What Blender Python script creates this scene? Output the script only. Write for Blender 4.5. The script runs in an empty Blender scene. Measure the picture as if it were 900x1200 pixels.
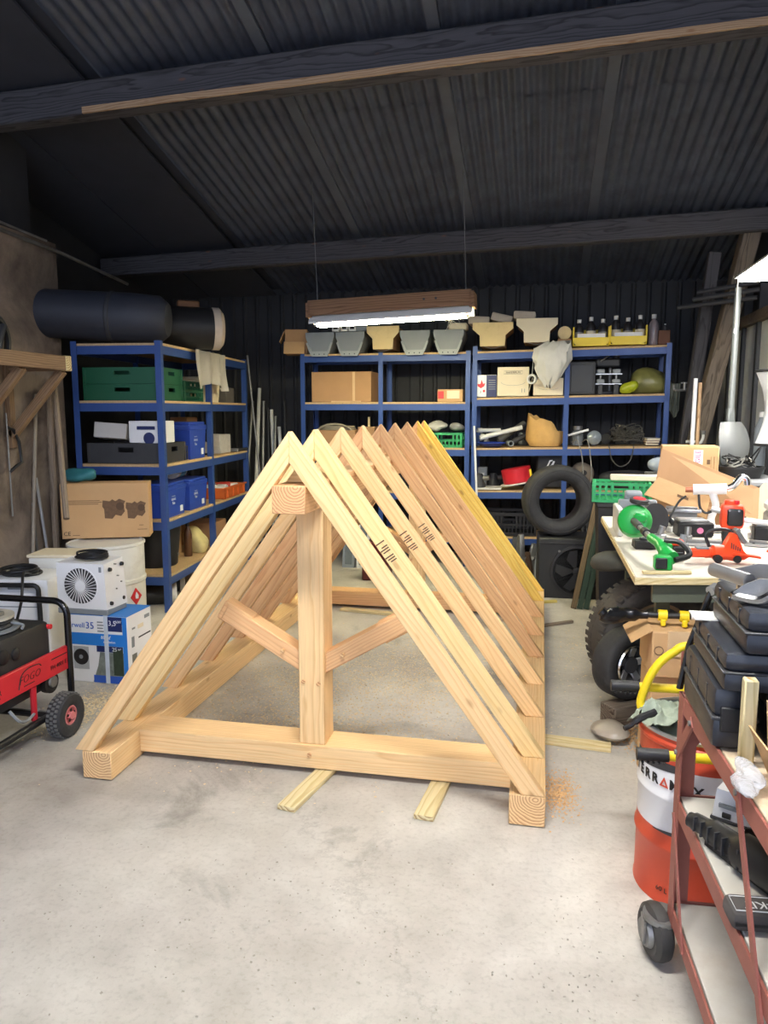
import bpy, bmesh, math, random
from mathutils import Vector, Matrix, Euler
random.seed(7)
scene = bpy.context.scene
COL = scene.collection
rad = math.radians

# ------------------------------------------------------------------ camera
F_PX, PITCH, YAW, EYE = 882.6, rad(7.64), rad(-11.8), 1.5
fw = Vector((math.sin(YAW)*math.cos(PITCH), math.cos(YAW)*math.cos(PITCH), -math.sin(PITCH)))
rt = Vector((math.cos(YAW), -math.sin(YAW), 0))
up = rt.cross(fw)
cam_d = bpy.data.cameras.new('camera'); cam = bpy.data.objects.new('camera', cam_d); COL.objects.link(cam)
cam_d.sensor_fit = 'VERTICAL'; cam_d.sensor_height = 36; cam_d.lens = F_PX/1200*36; cam_d.clip_start = .05
cam.matrix_world = Matrix(((rt.x, up.x, -fw.x, 0), (rt.y, up.y, -fw.y, 0), (rt.z, up.z, -fw.z, EYE), (0, 0, 0, 1)))
scene.camera = cam
def ray(x, y): return rt*((x-450)/F_PX) - up*((y-600)/F_PX) + fw
EYEP = Vector((0, 0, EYE))
def pz(x, y, z=0):
    d = ray(x, y); return EYEP + d*((z-EYE)/d.z)
def py(x, y, Y):
    d = ray(x, y); return EYEP + d*(Y/d.y)
def px(x, y, X):
    d = ray(x, y); return EYEP + d*(X/d.x)

# ------------------------------------------------------------------ world and exposure
w = bpy.data.worlds.new('world'); scene.world = w; w.use_nodes = True
bg = w.node_tree.nodes['Background']; bg.inputs[0].default_value = (.64, .74, 1, 1); bg.inputs[1].default_value = 1.0
vs = scene.view_settings
vs.view_transform = 'Standard'; vs.look = 'None'; vs.exposure = 1.65; vs.gamma = 1; vs.use_curve_mapping = False
LAMP_BACK, LAMP_RIGHT, LAMP_FRONT = 42.0, 15.0, 115.0     # tube emission strengths, used in the lamp builders

# ------------------------------------------------------------------ materials
def lin(c):
    return tuple(((v/255)/12.92 if v/255 <= .04045 else ((v/255+.055)/1.055)**2.4) for v in c)
MATS = {}
def newmat(name):
    m = bpy.data.materials.new(name); m.use_nodes = True
    nt = m.node_tree; b = nt.nodes['Principled BSDF']
    return m, nt, b
def node(nt, t, **kw):
    n = nt.nodes.new(t)
    for k, v in kw.items():
        if k in n.inputs.keys(): n.inputs[k].default_value = v
        else: setattr(n, k, v)
    return n
def mat(name, c, rough=.6, metal=0., var=.18, scale=9., bump=0., bscale=60., emit=0., alpha=1., trans=0., spec=.5, dirt=None, dirtamt=.5):
    """colour mottled by noise; c in 0-255 sRGB"""
    if name in MATS: return MATS[name]
    m, nt, b = newmat(name); L = nt.links.new
    c = lin(c)
    tc = node(nt, 'ShaderNodeTexCoord')
    n = node(nt, 'ShaderNodeTexNoise', Scale=scale, Detail=5., Roughness=.6)
    L(tc.outputs['Object'], n.inputs['Vector'])
    r = node(nt, 'ShaderNodeMix', data_type='RGBA')
    r.inputs[6].default_value = (*[max(0, v*(1-var*1.6)) for v in c], 1)
    r.inputs[7].default_value = (*[min(1, v*(1+var)) for v in c], 1)
    L(n.outputs['Fac'], r.inputs[0]); out = r.outputs[2]
    if dirt:
        n2 = node(nt, 'ShaderNodeTexNoise', Scale=scale*.45, Detail=8., Roughness=.7)
        L(tc.outputs['Object'], n2.inputs['Vector'])
        cr = node(nt, 'ShaderNodeValToRGB'); cr.color_ramp.elements[0].position = .5; cr.color_ramp.elements[1].position = .72
        cr.color_ramp.elements[1].color = (dirtamt, dirtamt, dirtamt, 1)
        L(n2.outputs['Fac'], cr.inputs[0])
        r2 = node(nt, 'ShaderNodeMix', data_type='RGBA'); r2.inputs[7].default_value = (*lin(dirt), 1)
        L(cr.outputs[0], r2.inputs[0]); L(out, r2.inputs[6]); out = r2.outputs[2]
    L(out, b.inputs['Base Color'])
    b.inputs['Roughness'].default_value = rough; b.inputs['Metallic'].default_value = metal
    b.inputs['Specular IOR Level'].default_value = spec
    if trans: b.inputs['Transmission Weight'].default_value = trans
    if alpha < 1: b.inputs['Alpha'].default_value = alpha
    if emit:
        b.inputs['Emission Color'].default_value = (*c, 1); b.inputs['Emission Strength'].default_value = emit
    if bump:
        nb = node(nt, 'ShaderNodeTexNoise', Scale=bscale, Detail=4.)
        L(tc.outputs['Object'], nb.inputs['Vector'])
        bp = node(nt, 'ShaderNodeBump', Strength=bump, Distance=.01)
        L(nb.outputs['Fac'], bp.inputs['Height']); L(bp.outputs[0], b.inputs['Normal'])
    MATS[name] = m; return m
def wood(name, light, dark, ring=.012, warp=.012, knots=.5, rough=.6, vary=.12, pith=(.03, -.05)):
    """solid timber: rings about a pith that runs along local X, so ends show rings and sides show grain"""
    if name in MATS: return MATS[name]
    m, nt, b = newmat(name); L = nt.links.new
    tc = node(nt, 'ShaderNodeTexCoord'); oi = node(nt, 'ShaderNodeObjectInfo')
    off = node(nt, 'ShaderNodeVectorMath', operation='MULTIPLY'); off.inputs[1].default_value = (7.0, 0, 0)
    comb = node(nt, 'ShaderNodeCombineXYZ'); L(oi.outputs['Random'], comb.inputs[0])
    L(comb.outputs[0], off.inputs[0])
    add = node(nt, 'ShaderNodeVectorMath', operation='ADD'); L(tc.outputs['Object'], add.inputs[0]); L(off.outputs[0], add.inputs[1])
    st = node(nt, 'ShaderNodeVectorMath', operation='MULTIPLY'); st.inputs[1].default_value = (1.1, 7, 7); L(add.outputs[0], st.inputs[0])
    n = node(nt, 'ShaderNodeTexNoise', Scale=1.6, Detail=3.); L(st.outputs[0], n.inputs['Vector'])
    sub = node(nt, 'ShaderNodeVectorMath', operation='SUBTRACT'); sub.inputs[1].default_value = (.5, .5, .5); L(n.outputs['Color'], sub.inputs[0])
    sc = node(nt, 'ShaderNodeVectorMath', operation='SCALE'); sc.inputs['Scale'].default_value = warp*5; L(sub.outputs[0], sc.inputs[0])
    a2 = node(nt, 'ShaderNodeVectorMath', operation='ADD'); L(tc.outputs['Object'], a2.inputs[0]); L(sc.outputs[0], a2.inputs[1])
    a3 = node(nt, 'ShaderNodeVectorMath', operation='MULTIPLY_ADD'); a3.inputs[1].default_value = (.0, 1, 1); a3.inputs[2].default_value = (0, *pith); L(a2.outputs[0], a3.inputs[0])
    ln = node(nt, 'ShaderNodeVectorMath', operation='LENGTH'); L(a3.outputs[0], ln.inputs[0])
    fr = node(nt, 'ShaderNodeMath', operation='DIVIDE'); fr.inputs[1].default_value = ring; L(ln.outputs['Value'], fr.inputs[0])
    fc = node(nt, 'ShaderNodeMath', operation='FRACT'); L(fr.outputs[0], fc.inputs[0])
    cr = node(nt, 'ShaderNodeValToRGB'); e = cr.color_ramp.elements
    e[0].position = .0; e[0].color = (*lin(light), 1); e[1].position = .88; e[1].color = (*lin(dark), 1)
    mid = cr.color_ramp.elements.new(.55); mid.color = (*[a*.8+b_*.2 for a, b_ in zip(lin(light), lin(dark))], 1)
    end = cr.color_ramp.elements.new(1.0); end.color = (*lin(light), 1)
    L(fc.outputs[0], cr.inputs[0]); out = cr.outputs[0]
    # fine fibres
    fs = node(nt, 'ShaderNodeVectorMath', operation='MULTIPLY'); fs.inputs[1].default_value = (6, 160, 160); L(add.outputs[0], fs.inputs[0])
    fn = node(nt, 'ShaderNodeTexNoise', Scale=1., Detail=3.); L(fs.outputs[0], fn.inputs['Vector'])
    mx = node(nt, 'ShaderNodeMix', data_type='RGBA', blend_type='MULTIPLY'); mx.inputs[0].default_value = .35; L(out, mx.inputs[6]); L(fn.outputs['Fac'], mx.inputs[7])
    g = node(nt, 'ShaderNodeMix', data_type='RGBA', blend_type='ADD'); g.inputs[0].default_value = .1; L(mx.outputs[2], g.inputs[6]); L(out, g.inputs[7]); out = g.outputs[2]
    if knots:
        ks = node(nt, 'ShaderNodeVectorMath', operation='MULTIPLY'); ks.inputs[1].default_value = (3.2, 8, 8); L(add.outputs[0], ks.inputs[0])
        v = node(nt, 'ShaderNodeTexVoronoi', Scale=1.); L(ks.outputs[0], v.inputs['Vector'])
        kr = node(nt, 'ShaderNodeValToRGB'); kr.color_ramp.elements[0].position = .045; kr.color_ramp.elements[0].color = (knots, knots, knots, 1)
        kr.color_ramp.elements[1].position = .10; kr.color_ramp.elements[1].color = (0, 0, 0, 1)
        L(v.outputs['Distance'], kr.inputs[0])
        k = node(nt, 'ShaderNodeMix', data_type='RGBA'); k.inputs[7].default_value = (*lin((150, 92, 48)), 1)
        L(kr.outputs[0], k.inputs[0]); L(out, k.inputs[6]); out = k.outputs[2]
    # every piece a little lighter or darker
    mr = node(nt, 'ShaderNodeMapRange'); mr.inputs['To Min'].default_value = 1-vary; mr.inputs['To Max'].default_value = 1+vary*.5
    L(oi.outputs['Random'], mr.inputs['Value'])
    hv = node(nt, 'ShaderNodeHueSaturation'); L(mr.outputs[0], hv.inputs['Value']); L(out, hv.inputs['Color'])
    # sawn ends: stronger, ruddier growth rings
    er = node(nt, 'ShaderNodeValToRGB'); ee = er.color_ramp.elements
    ee[0].position = .35; ee[0].color = (*[v*.93 for v in lin(light)], 1); ee[1].position = .85; ee[1].color = (*[v*f for v, f in zip(lin(dark), (.62, .5, .46))], 1)
    L(fc.outputs[0], er.inputs[0])
    sx_ = node(nt, 'ShaderNodeSeparateXYZ'); L(tc.outputs['Normal'], sx_.inputs[0])
    ab = node(nt, 'ShaderNodeMath', operation='ABSOLUTE'); L(sx_.outputs[0], ab.inputs[0])
    gtn = node(nt, 'ShaderNodeMath', operation='GREATER_THAN'); gtn.inputs[1].default_value = .85; L(ab.outputs[0], gtn.inputs[0])
    em = node(nt, 'ShaderNodeMix', data_type='RGBA'); L(gtn.outputs[0], em.inputs[0]); L(hv.outputs[0], em.inputs[6]); L(er.outputs[0], em.inputs[7])
    L(em.outputs[2], b.inputs['Base Color']); b.inputs['Roughness'].default_value = rough; b.inputs['Specular IOR Level'].default_value = .25
    bp = node(nt, 'ShaderNodeBump', Strength=.15, Distance=.004); L(fn.outputs['Fac'], bp.inputs['Height']); L(bp.outputs[0], b.inputs['Normal'])
    MATS[name] = m; return m
def emitter(name, c, s):
    if name in MATS: return MATS[name]
    m, nt, b = newmat(name)
    b.inputs['Base Color'].default_value = (.8, .8, .8, 1)
    b.inputs['Emission Color'].default_value = (*lin(c), 1); b.inputs['Emission Strength'].default_value = s
    MATS[name] = m; return m

# ------------------------------------------------------------------ builders
class B:
    """collects shapes in one bmesh"""
    def __init__(s): s.bm = bmesh.new()
    def _tf(s, vs, M):
        if M is not None:
            for v in vs: v.co = M @ v.co
    def box(s, c, d, bev=0., M=None, seg=1):
        cx, cy, cz = c; dx, dy, dz = d[0]/2, d[1]/2, d[2]/2
        vs = [s.bm.verts.new((cx+a*dx, cy+b*dy, cz+e*dz)) for a in (-1, 1) for b in (-1, 1) for e in (-1, 1)]
        fs = [s.bm.faces.new([vs[i] for i in q]) for q in ((0, 1, 3, 2), (4, 6, 7, 5), (0, 4, 5, 1), (2, 3, 7, 6), (0, 2, 6, 4), (1, 5, 7, 3))]
        if bev:
            es = list({e for f in fs for e in f.edges})
            r = bmesh.ops.bevel(s.bm, geom=es, offset=bev, segments=seg, affect='EDGES', profile=.5)
            vs = list({v for f in r['faces'] for v in f.verts} | {v for v in vs if v.is_valid})
        s._tf(vs, M); return s
    def bx(s, x0, x1, y0, y1, z0, z1, bev=0., M=None, seg=1):
        return s.box(((x0+x1)/2, (y0+y1)/2, (z0+z1)/2), (x1-x0, y1-y0, z1-z0), bev, M, seg)
    def hexa(s, p):          # 8 points: bottom loop of four, then top loop of four
        v = [s.bm.verts.new(q) for q in p]
        for q in ((3, 2, 1, 0), (4, 5, 6, 7), (0, 1, 5, 4), (1, 2, 6, 5), (2, 3, 7, 6), (3, 0, 4, 7)): s.bm.faces.new([v[i] for i in q])
        return s
    def quad(s, *p): s.bm.faces.new([s.bm.verts.new(q) for q in p]); return s
    def prism(s, poly, a0, a1, axis='Y', bev=0., M=None):
        """poly of 2-d points: axis Y -> (x,z), axis X -> (y,z), axis Z -> (x,y)"""
        f = {'Y': lambda p, a: (p[0], a, p[1]), 'X': lambda p, a: (a, p[0], p[1]), 'Z': lambda p, a: (p[0], p[1], a)}[axis]
        A = [s.bm.verts.new(f(p, a0)) for p in poly]; C = [s.bm.verts.new(f(p, a1)) for p in poly]; n = len(poly)
        fs = [s.bm.faces.new(A[::-1]), s.bm.faces.new(C)]
        for i in range(n): fs.append(s.bm.faces.new((A[i], A[(i+1) % n], C[(i+1) % n], C[i])))
        vs = A+C
        if bev:
            es = list({e for f_ in fs for e in f_.edges})
            r = bmesh.ops.bevel(s.bm, geom=es, offset=bev, segments=1, affect='EDGES')
            vs = list({v for f_ in r['faces'] for v in f_.verts} | {v for v in vs if v.is_valid})
        s._tf(vs, M); return s
    def ring(s, pts): return [s.bm.verts.new(p) for p in pts]
    def skin(s, rings, closed=False, cap=True):
        n = len(rings[0]); m = len(rings)
        for i in range(m if closed else m-1):
            a, c = rings[i], rings[(i+1) % m]
            for j in range(n): s.bm.faces.new((a[j], a[(j+1) % n], c[(j+1) % n], c[j]))
        if cap and not closed:
            s.bm.faces.new(rings[0][::-1]); s.bm.faces.new(rings[-1])
        return s
    def tube(s, pts, r, n=8, closed=False, cap=True, flat=1.):
        pts = [Vector(p) for p in pts]; m = len(pts); rings = []; prev = None
        rr = r if isinstance(r, (list, tuple)) else [r]*m
        for i, p in enumerate(pts):
            t = (pts[(i+1) % m]-pts[i-1]) if closed else (pts[min(i+1, m-1)]-pts[max(i-1, 0)])
            if t.length < 1e-9: t = Vector((0, 0, 1))
            t.normalize()
            if prev is None: u = t.orthogonal().normalized()
            else:
                u = prev-t*prev.dot(t)
                u = u.normalized() if u.length > 1e-6 else t.orthogonal().normalized()
            prev = u; v = t.cross(u)
            rings.append(s.ring([p+(u*math.cos(2*math.pi*k/n)+v*math.sin(2*math.pi*k/n)*flat)*rr[i] for k in range(n)]))
        return s.skin(rings, closed, cap)
    def cyl(s, p0, p1, r0, r1=None, n=16, cap=True): return s.tube([p0, p1], [r0, r0 if r1 is None else r1], n, cap=cap)
    def lathe(s, prof, o=(0, 0, 0), ax=(0, 0, 1), n=24, closed=False, cap=True):
        """profile of (radius, height) turned about ax through o"""
        ax = Vector(ax).normalized(); u = ax.orthogonal().normalized(); v = ax.cross(u); o = Vector(o)
        rings = [s.ring([o+ax*h+(u*math.cos(2*math.pi*k/n)+v*math.sin(2*math.pi*k/n))*max(r, 1e-4) for k in range(n)]) for r, h in prof]
        return s.skin(rings, closed, cap)
    def beam(s, p0, p1, w, h, upv=(0, 0, 1), bev=0.):
        """rectangular bar from p0 to p1, w sideways, h along upv"""
        p0, p1 = Vector(p0), Vector(p1); t = (p1-p0).normalized(); sd = t.cross(Vector(upv)).normalized(); u = sd.cross(t)
        L = (p1-p0).length; c = (p0+p1)/2
        M = Matrix(((t.x, sd.x, u.x, c.x), (t.y, sd.y, u.y, c.y), (t.z, sd.z, u.z, c.z), (0, 0, 0, 1)))
        return s.box((0, 0, 0), (L, w, h), bev, M)
    def blob(s, c, r, seed=0, amp=.25, sub=2, flatz=None):
        """lumpy sphere"""
        rnd = random.Random(seed)
        res = bmesh.ops.create_icosphere(s.bm, subdivisions=sub, radius=1)
        ph = [(Vector((rnd.uniform(-1, 1), rnd.uniform(-1, 1), rnd.uniform(-1, 1)))*3.2, rnd.uniform(0, 6)) for _ in range(5)]
        r = Vector(r) if hasattr(r, '__len__') else Vector((r, r, r))
        for v in res['verts']:
            d = 1+amp*sum(math.sin(v.co.dot(k)+f) for k, f in ph)/2.4
            q = v.co*d
            v.co = Vector((c[0]+q.x*r.x, c[1]+q.y*r.y, c[2]+q.z*r.z))
            if flatz is not None and v.co.z < flatz: v.co.z = flatz
        return s
    def mesh(s, name, smooth=38):
        me = bpy.data.meshes.new(name)
        bmesh.ops.recalc_face_normals(s.bm, faces=s.bm.faces[:])
        s.bm.to_mesh(me); s.bm.free()
        if smooth:
            me.shade_smooth(); me.set_sharp_from_angle(angle=rad(smooth))
        return me
def link(name, me, m, parent=None, loc=None, rot=None):
    o = bpy.data.objects.new(name, me); COL.objects.link(o)
    if m is not None and me is not None and len(me.materials) == 0: me.materials.append(m)
    if parent is not None: o.parent = parent
    if loc is not None: o.location = loc
    if rot is not None: o.rotation_euler = rot
    return o
def part(b, name, m, parent, label=None, loc=None, rot=None, kind=None, smooth=38):
    o = link(name, b.mesh(name, smooth), m, parent, loc, rot)
    if label: o['label'] = label
    if kind: o['kind'] = kind
    return o
def tag(o, label, cat, group=None):
    o['label'] = label; o['category'] = cat
    if group: o['group'] = group
    return o
def thing(name, label, cat, loc=(0, 0, 0), rz=0., group=None, rot=None):
    o = link(name, None, None, None, loc, rot or (0, 0, rz)); o.empty_display_size = .1
    return tag(o, label, cat, group)
def single(b, name, m, label, cat, loc=(0, 0, 0), rz=0., group=None, rot=None, smooth=38):
    return tag(link(name, b.mesh(name, smooth), m, None, loc, rot or (0, 0, rz)), label, cat, group)
def struct(b, name, m, parent=None, smooth=38):
    o = link(name, b.mesh(name, smooth), m, parent)
    if parent is None: o['kind'] = 'structure'
    return o
def share(o, loc, rot=None, parent=None):
    c = o.copy(); COL.objects.link(c); c.location = loc
    if rot is not None: c.rotation_euler = rot
    if parent is not None: c.parent = parent
    return c
def oriented(b, name, m, parent, o, xax, zhint=(0, 0, 1)):
    """mesh given in world space, stored in a frame whose local X is xax (so timber grain follows it)"""
    x = Vector(xax).normalized(); y = Vector(zhint).cross(x).normalized(); z = x.cross(y); o = Vector(o)
    M = Matrix(((x.x, y.x, z.x, o.x), (x.y, y.y, z.y, o.y), (x.z, y.z, z.z, o.z), (0, 0, 0, 1)))
    Mi = M.inverted()
    for v in b.bm.verts: v.co = Mi @ v.co
    ob = link(name, b.mesh(name), m, parent)
    ob.matrix_local = (Matrix.Translation(-parent.location) @ M) if parent is not None else M
    return ob
def timber(name, m, parent, p0, p1, w, h, upv=(0, 0, 1), bev=.003):
    return oriented(B().beam(p0, p1, w, h, upv, bev), name, m, parent, (Vector(p0)+Vector(p1))/2, Vector(p1)-Vector(p0), upv)
def text(s, size, m, parent, loc, rot, name='lettering', ex=.0006, align='CENTER', shear=0., bold=0., sx=1.):
    cu = bpy.data.curves.new('tmp', 'FONT'); cu.body = s; cu.size = size; cu.align_x = align; cu.align_y = 'CENTER'
    cu.extrude = ex; cu.shear = shear; cu.offset = bold; cu.resolution_u = 2
    t = bpy.data.objects.new('tmp', cu)
    me = bpy.data.meshes.new_from_object(t); me.name = name
    bpy.data.objects.remove(t); bpy.data.curves.remove(cu)
    if sx != 1.:
        for v in me.vertices: v.co.x *= sx
    me.materials.clear()
    return link(name, me, m, parent, loc, rot)
FRONT = (rad(90), 0, 0)            # lettering on a face that looks to -Y
RIGHTF = (rad(90), 0, rad(90))     # lettering on a face that looks to +X
def arc(c, r, a0, a1, n, plane='XZ', sx=1., sz=1.):
    out = []
    for i in range(n+1):
        a = a0+(a1-a0)*i/n; u, v = math.cos(a)*r*sx, math.sin(a)*r*sz
        out.append({'XZ': (c[0]+u, c[1], c[2]+v), 'XY': (c[0]+u, c[1]+v, c[2]), 'YZ': (c[0], c[1]+u, c[2]+v)}[plane])
    return out
def spline(pts, k=6):
    """Catmull-Rom through points"""
    P = [Vector(p) for p in pts]; P = [P[0]*2-P[1]]+P+[P[-1]*2-P[-2]]; out = []
    for i in range(1, len(P)-2):
        for j in range(k):
            t = j/k; a, b_, c, d = P[i-1:i+3]
            out.append(.5*((2*b_)+(c-a)*t+(2*a-5*b_+4*c-d)*t*t+(3*b_-a-3*c+d)*t**3))
    out.append(P[-2]); return out
# ================================================================== materials in use
ROOF = mat('roof_steel', (92, 98, 112), .5, .4, .35, 5, dirt=(40, 42, 48))
ROOFB = mat('roof_board', (58, 60, 68), .8, 0, .2, 4)
OLDBEAM = wood('old_beam', (88, 86, 88), (60, 58, 60), .02, .02, .3, .8)
DARKWALL = mat('dark_cladding', (52, 53, 56), .75, .1, .3, 3)
PALEWALL = mat('pale_cladding', (206, 208, 206), .6, .1, .15, 4, dirt=(110, 108, 104))
STUD = wood('old_stud', (120, 108, 94), (84, 74, 64), .015, .02, .3, .8)
LUMBER = wood('fresh_fir', (244, 208, 154), (230, 186, 130), .011, .007, .5, .55)
LUMBERP = wood('pale_fir', (247, 220, 162), (235, 200, 138), .013, .007, .45, .55)
LUMBERY = wood('yellow_fir', (246, 212, 112), (226, 178, 80), .014, .01, .6, .55)
LUMBERR = wood('ruddy_fir', (236, 190, 138), (220, 166, 116), .011, .008, .5, .55)
BATTEN = wood('batten', (232, 216, 168), (206, 184, 128), .015, .01, .4, .65)
GREENWOOD = wood('green_board', (56, 74, 60), (40, 56, 46), .012, .01, .2, .8)
GREYWOOD = wood('grey_handle', (150, 134, 116), (118, 102, 86), .01, .01, .2, .75)
SHELFWOOD = wood('shelf_wood', (206, 172, 134), (170, 130, 92), .012, .015, .5, .7)
CHIP = mat('chipboard', (198, 166, 122), .8, 0, .25, 60)
BLUE = mat('blue_paint', (45, 76, 138), .45, .1, .12, 6)
CARD = mat('cardboard', (196, 158, 112), .85, 0, .08, 5, bump=.1, bscale=40)
CARD2 = mat('cardboard_dark', (170, 132, 94), .85, 0, .1, 5)
CARDIN = mat('cardboard_inside', (206, 176, 136), .9, 0, .1, 8)
CREAM = mat('cream_carton', (226, 214, 186), .8, 0, .06, 6)
WHITE = mat('white_plastic', (232, 233, 234), .4, 0, .04, 5)
WHITED = mat('white_dirty', (222, 222, 216), .5, 0, .08, 6, dirt=(150, 142, 128))
BLACK = mat('black_plastic', (26, 26, 28), .5, 0, .2, 12)
BLACKG = mat('black_gloss', (20, 20, 22), .25, 0, .2, 12)
DGREY = mat('dark_grey', (52, 53, 56), .6, 0, .2, 10)
GREY = mat('grey_plastic', (132, 138, 142), .5, 0, .1, 8)
STEEL = mat('steel', (176, 178, 180), .35, .85, .12, 10)
DULL = mat('dull_steel', (140, 140, 138), .5, .7, .2, 14, dirt=(90, 80, 70))
CHROME = mat('chrome', (215, 215, 215), .18, 1, .05, 10)
RUBBER = mat('tyre_rubber', (44, 44, 45), .75, 0, .25, 12, dirt=(78, 74, 68), bump=.2, bscale=80)
RED = mat('red_paint', (196, 34, 48), .4, 0, .08, 8)
RUST = mat('red_oxide', (150, 88, 76), .6, .1, .15, 9, dirt=(120, 70, 58))
DRUMRED = mat('drum_orange_red', (198, 72, 44), .4, 0, .08, 5, dirt=(150, 60, 40))
DRUMWHITE = mat('drum_label_white', (226, 226, 226), .45, 0, .04, 6)
YELLOW = mat('yellow_paint', (236, 206, 30), .45, 0, .08, 8)
GREEN = mat('green_tool', (24, 156, 66), .35, 0, .06, 8)
CRATEG = mat('crate_green', (16, 84, 56), .5, 0, .1, 8)
ORANGE = mat('saw_orange', (240, 72, 30), .38, 0, .06, 8)
OTRAY = mat('orange_tray', (206, 100, 40), .5, 0, .1, 8)
BBOX = mat('blue_box', (38, 70, 164), .4, 0, .08, 5)
TEAL = mat('teal_bag', (40, 110, 118), .6, 0, .2, 10)
INK = mat('ink_black', (24, 22, 22), .6, 0, .05, 5)
INKW = mat('ink_white', (236, 236, 236), .6, 0, .02, 5)
INKBLUE = mat('ink_blue', (38, 84, 176), .5, 0, .05, 5)
INKSKY = mat('ink_sky_blue', (36, 122, 206), .45, 0, .06, 5)
INKNAVY = mat('ink_navy', (28, 40, 92), .5, 0, .06, 5)
INKBROWN = mat('ink_brown', (110, 84, 60), .8, 0, .3, 40)
INKRED = mat('ink_red', (206, 36, 46), .5, 0, .05, 5)
PLASTICBAG = mat('clear_bag', (222, 220, 210), .3, 0, .12, 10, alpha=.75, bump=.4, bscale=25)
PAPERBAG = mat('paper_bag', (202, 160, 96), .8, 0, .15, 12, bump=.3, bscale=20)
RAG = mat('rag', (150, 160, 142), .9, 0, .2, 18, bump=.3, bscale=40)
CABLE = mat('cable_black', (30, 30, 31), .45, 0, .1, 10)
CABLEG = mat('cable_grey', (130, 128, 120), .5, 0, .1, 10)

# ------------------------------------------------------------------ floor
def concrete():
    m, nt, b = newmat('concrete_floor'); L = nt.links.new
    tc = node(nt, 'ShaderNodeTexCoord')
    def nz(s, d=6., r=.6, dist=0.):
        n = node(nt, 'ShaderNodeTexNoise', Scale=s, Detail=d, Roughness=r, Distortion=dist); L(tc.outputs['Object'], n.inputs['Vector']); return n
    n1, n2, n3, n4 = nz(.55, 6, .65, .4), nz(3.2, 8, .72), nz(55, 3), nz(1.3, 8, .7, .6)
    cr = node(nt, 'ShaderNodeValToRGB'); e = cr.color_ramp.elements
    e[0].position = .32; e[0].color = (*lin((158, 152, 141)), 1); e[1].position = .62; e[1].color = (*lin((214, 210, 200)), 1)
    L(n1.outputs['Fac'], cr.inputs[0])
    r2 = node(nt, 'ShaderNodeValToRGB'); r2.color_ramp.elements[0].position = .3; r2.color_ramp.elements[0].color = (.62, .61, .59, 1); r2.color_ramp.elements[1].position = .62
    L(n2.outputs['Fac'], r2.inputs[0])
    m1 = node(nt, 'ShaderNodeMix', data_type='RGBA', blend_type='MULTIPLY'); m1.inputs[0].default_value = .45; L(cr.outputs[0], m1.inputs[6]); L(r2.outputs[0], m1.inputs[7])
    r3 = node(nt, 'ShaderNodeValToRGB'); r3.color_ramp.elements[0].position = .3; r3.color_ramp.elements[0].color = (.7, .69, .67, 1); r3.color_ramp.elements[1].position = .5
    L(n3.outputs['Fac'], r3.inputs[0])
    m2 = node(nt, 'ShaderNodeMix', data_type='RGBA', blend_type='MULTIPLY'); m2.inputs[0].default_value = .45; L(m1.outputs[2], m2.inputs[6]); L(r3.outputs[0], m2.inputs[7])
    r4 = node(nt, 'ShaderNodeValToRGB'); r4.color_ramp.elements[0].position = .57; r4.color_ramp.elements[1].position = .68; r4.color_ramp.elements[1].color = (.6, .6, .6, 1)
    L(n4.outputs['Fac'], r4.inputs[0])
    m3 = node(nt, 'ShaderNodeMix', data_type='RGBA'); m3.inputs[7].default_value = (*lin((122, 118, 110)), 1); L(r4.outputs[0], m3.inputs[0]); L(m2.outputs[2], m3.inputs[6])
    # hairline cracks
    vo = node(nt, 'ShaderNodeTexVoronoi', Scale=.45, feature='DISTANCE_TO_EDGE')
    wv = node(nt, 'ShaderNodeVectorMath', operation='MULTIPLY_ADD'); wv.inputs[1].default_value = (.5, .5, .5); L(n2.outputs['Color'], wv.inputs[0]); L(tc.outputs['Object'], wv.inputs[2]); L(wv.outputs[0], vo.inputs['Vector'])
    r5 = node(nt, 'ShaderNodeValToRGB'); r5.color_ramp.elements[0].color = (.22, .22, .22, 1); r5.color_ramp.elements[1].position = .006; r5.color_ramp.elements[1].color = (0, 0, 0, 1)
    L(vo.outputs['Distance'], r5.inputs[0])
    m4 = node(nt, 'ShaderNodeMix', data_type='RGBA'); m4.inputs[7].default_value = (*lin((110, 106, 98)), 1); L(r5.outputs[0], m4.inputs[0]); L(m3.outputs[2], m4.inputs[6])
    L(m4.outputs[2], b.inputs['Base Color'])
    rr = node(nt, 'ShaderNodeMapRange'); rr.inputs['To Min'].default_value = .42; rr.inputs['To Max'].default_value = .72; L(n2.outputs['Fac'], rr.inputs['Value']); L(rr.outputs[0], b.inputs['Roughness'])
    b.inputs['Specular IOR Level'].default_value = .35
    bp = node(nt, 'ShaderNodeBump', Strength=.25, Distance=.006); L(n3.outputs['Fac'], bp.inputs['Height']); L(bp.outputs[0], b.inputs['Normal'])
    return m
WL, WR, WB, Y0 = -3.55, 1.62, 7.95, -3.2
struct(B().bx(-4.5, 2.2, Y0-1.5, 8.3, -.12, 0), 'floor', concrete())
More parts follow.
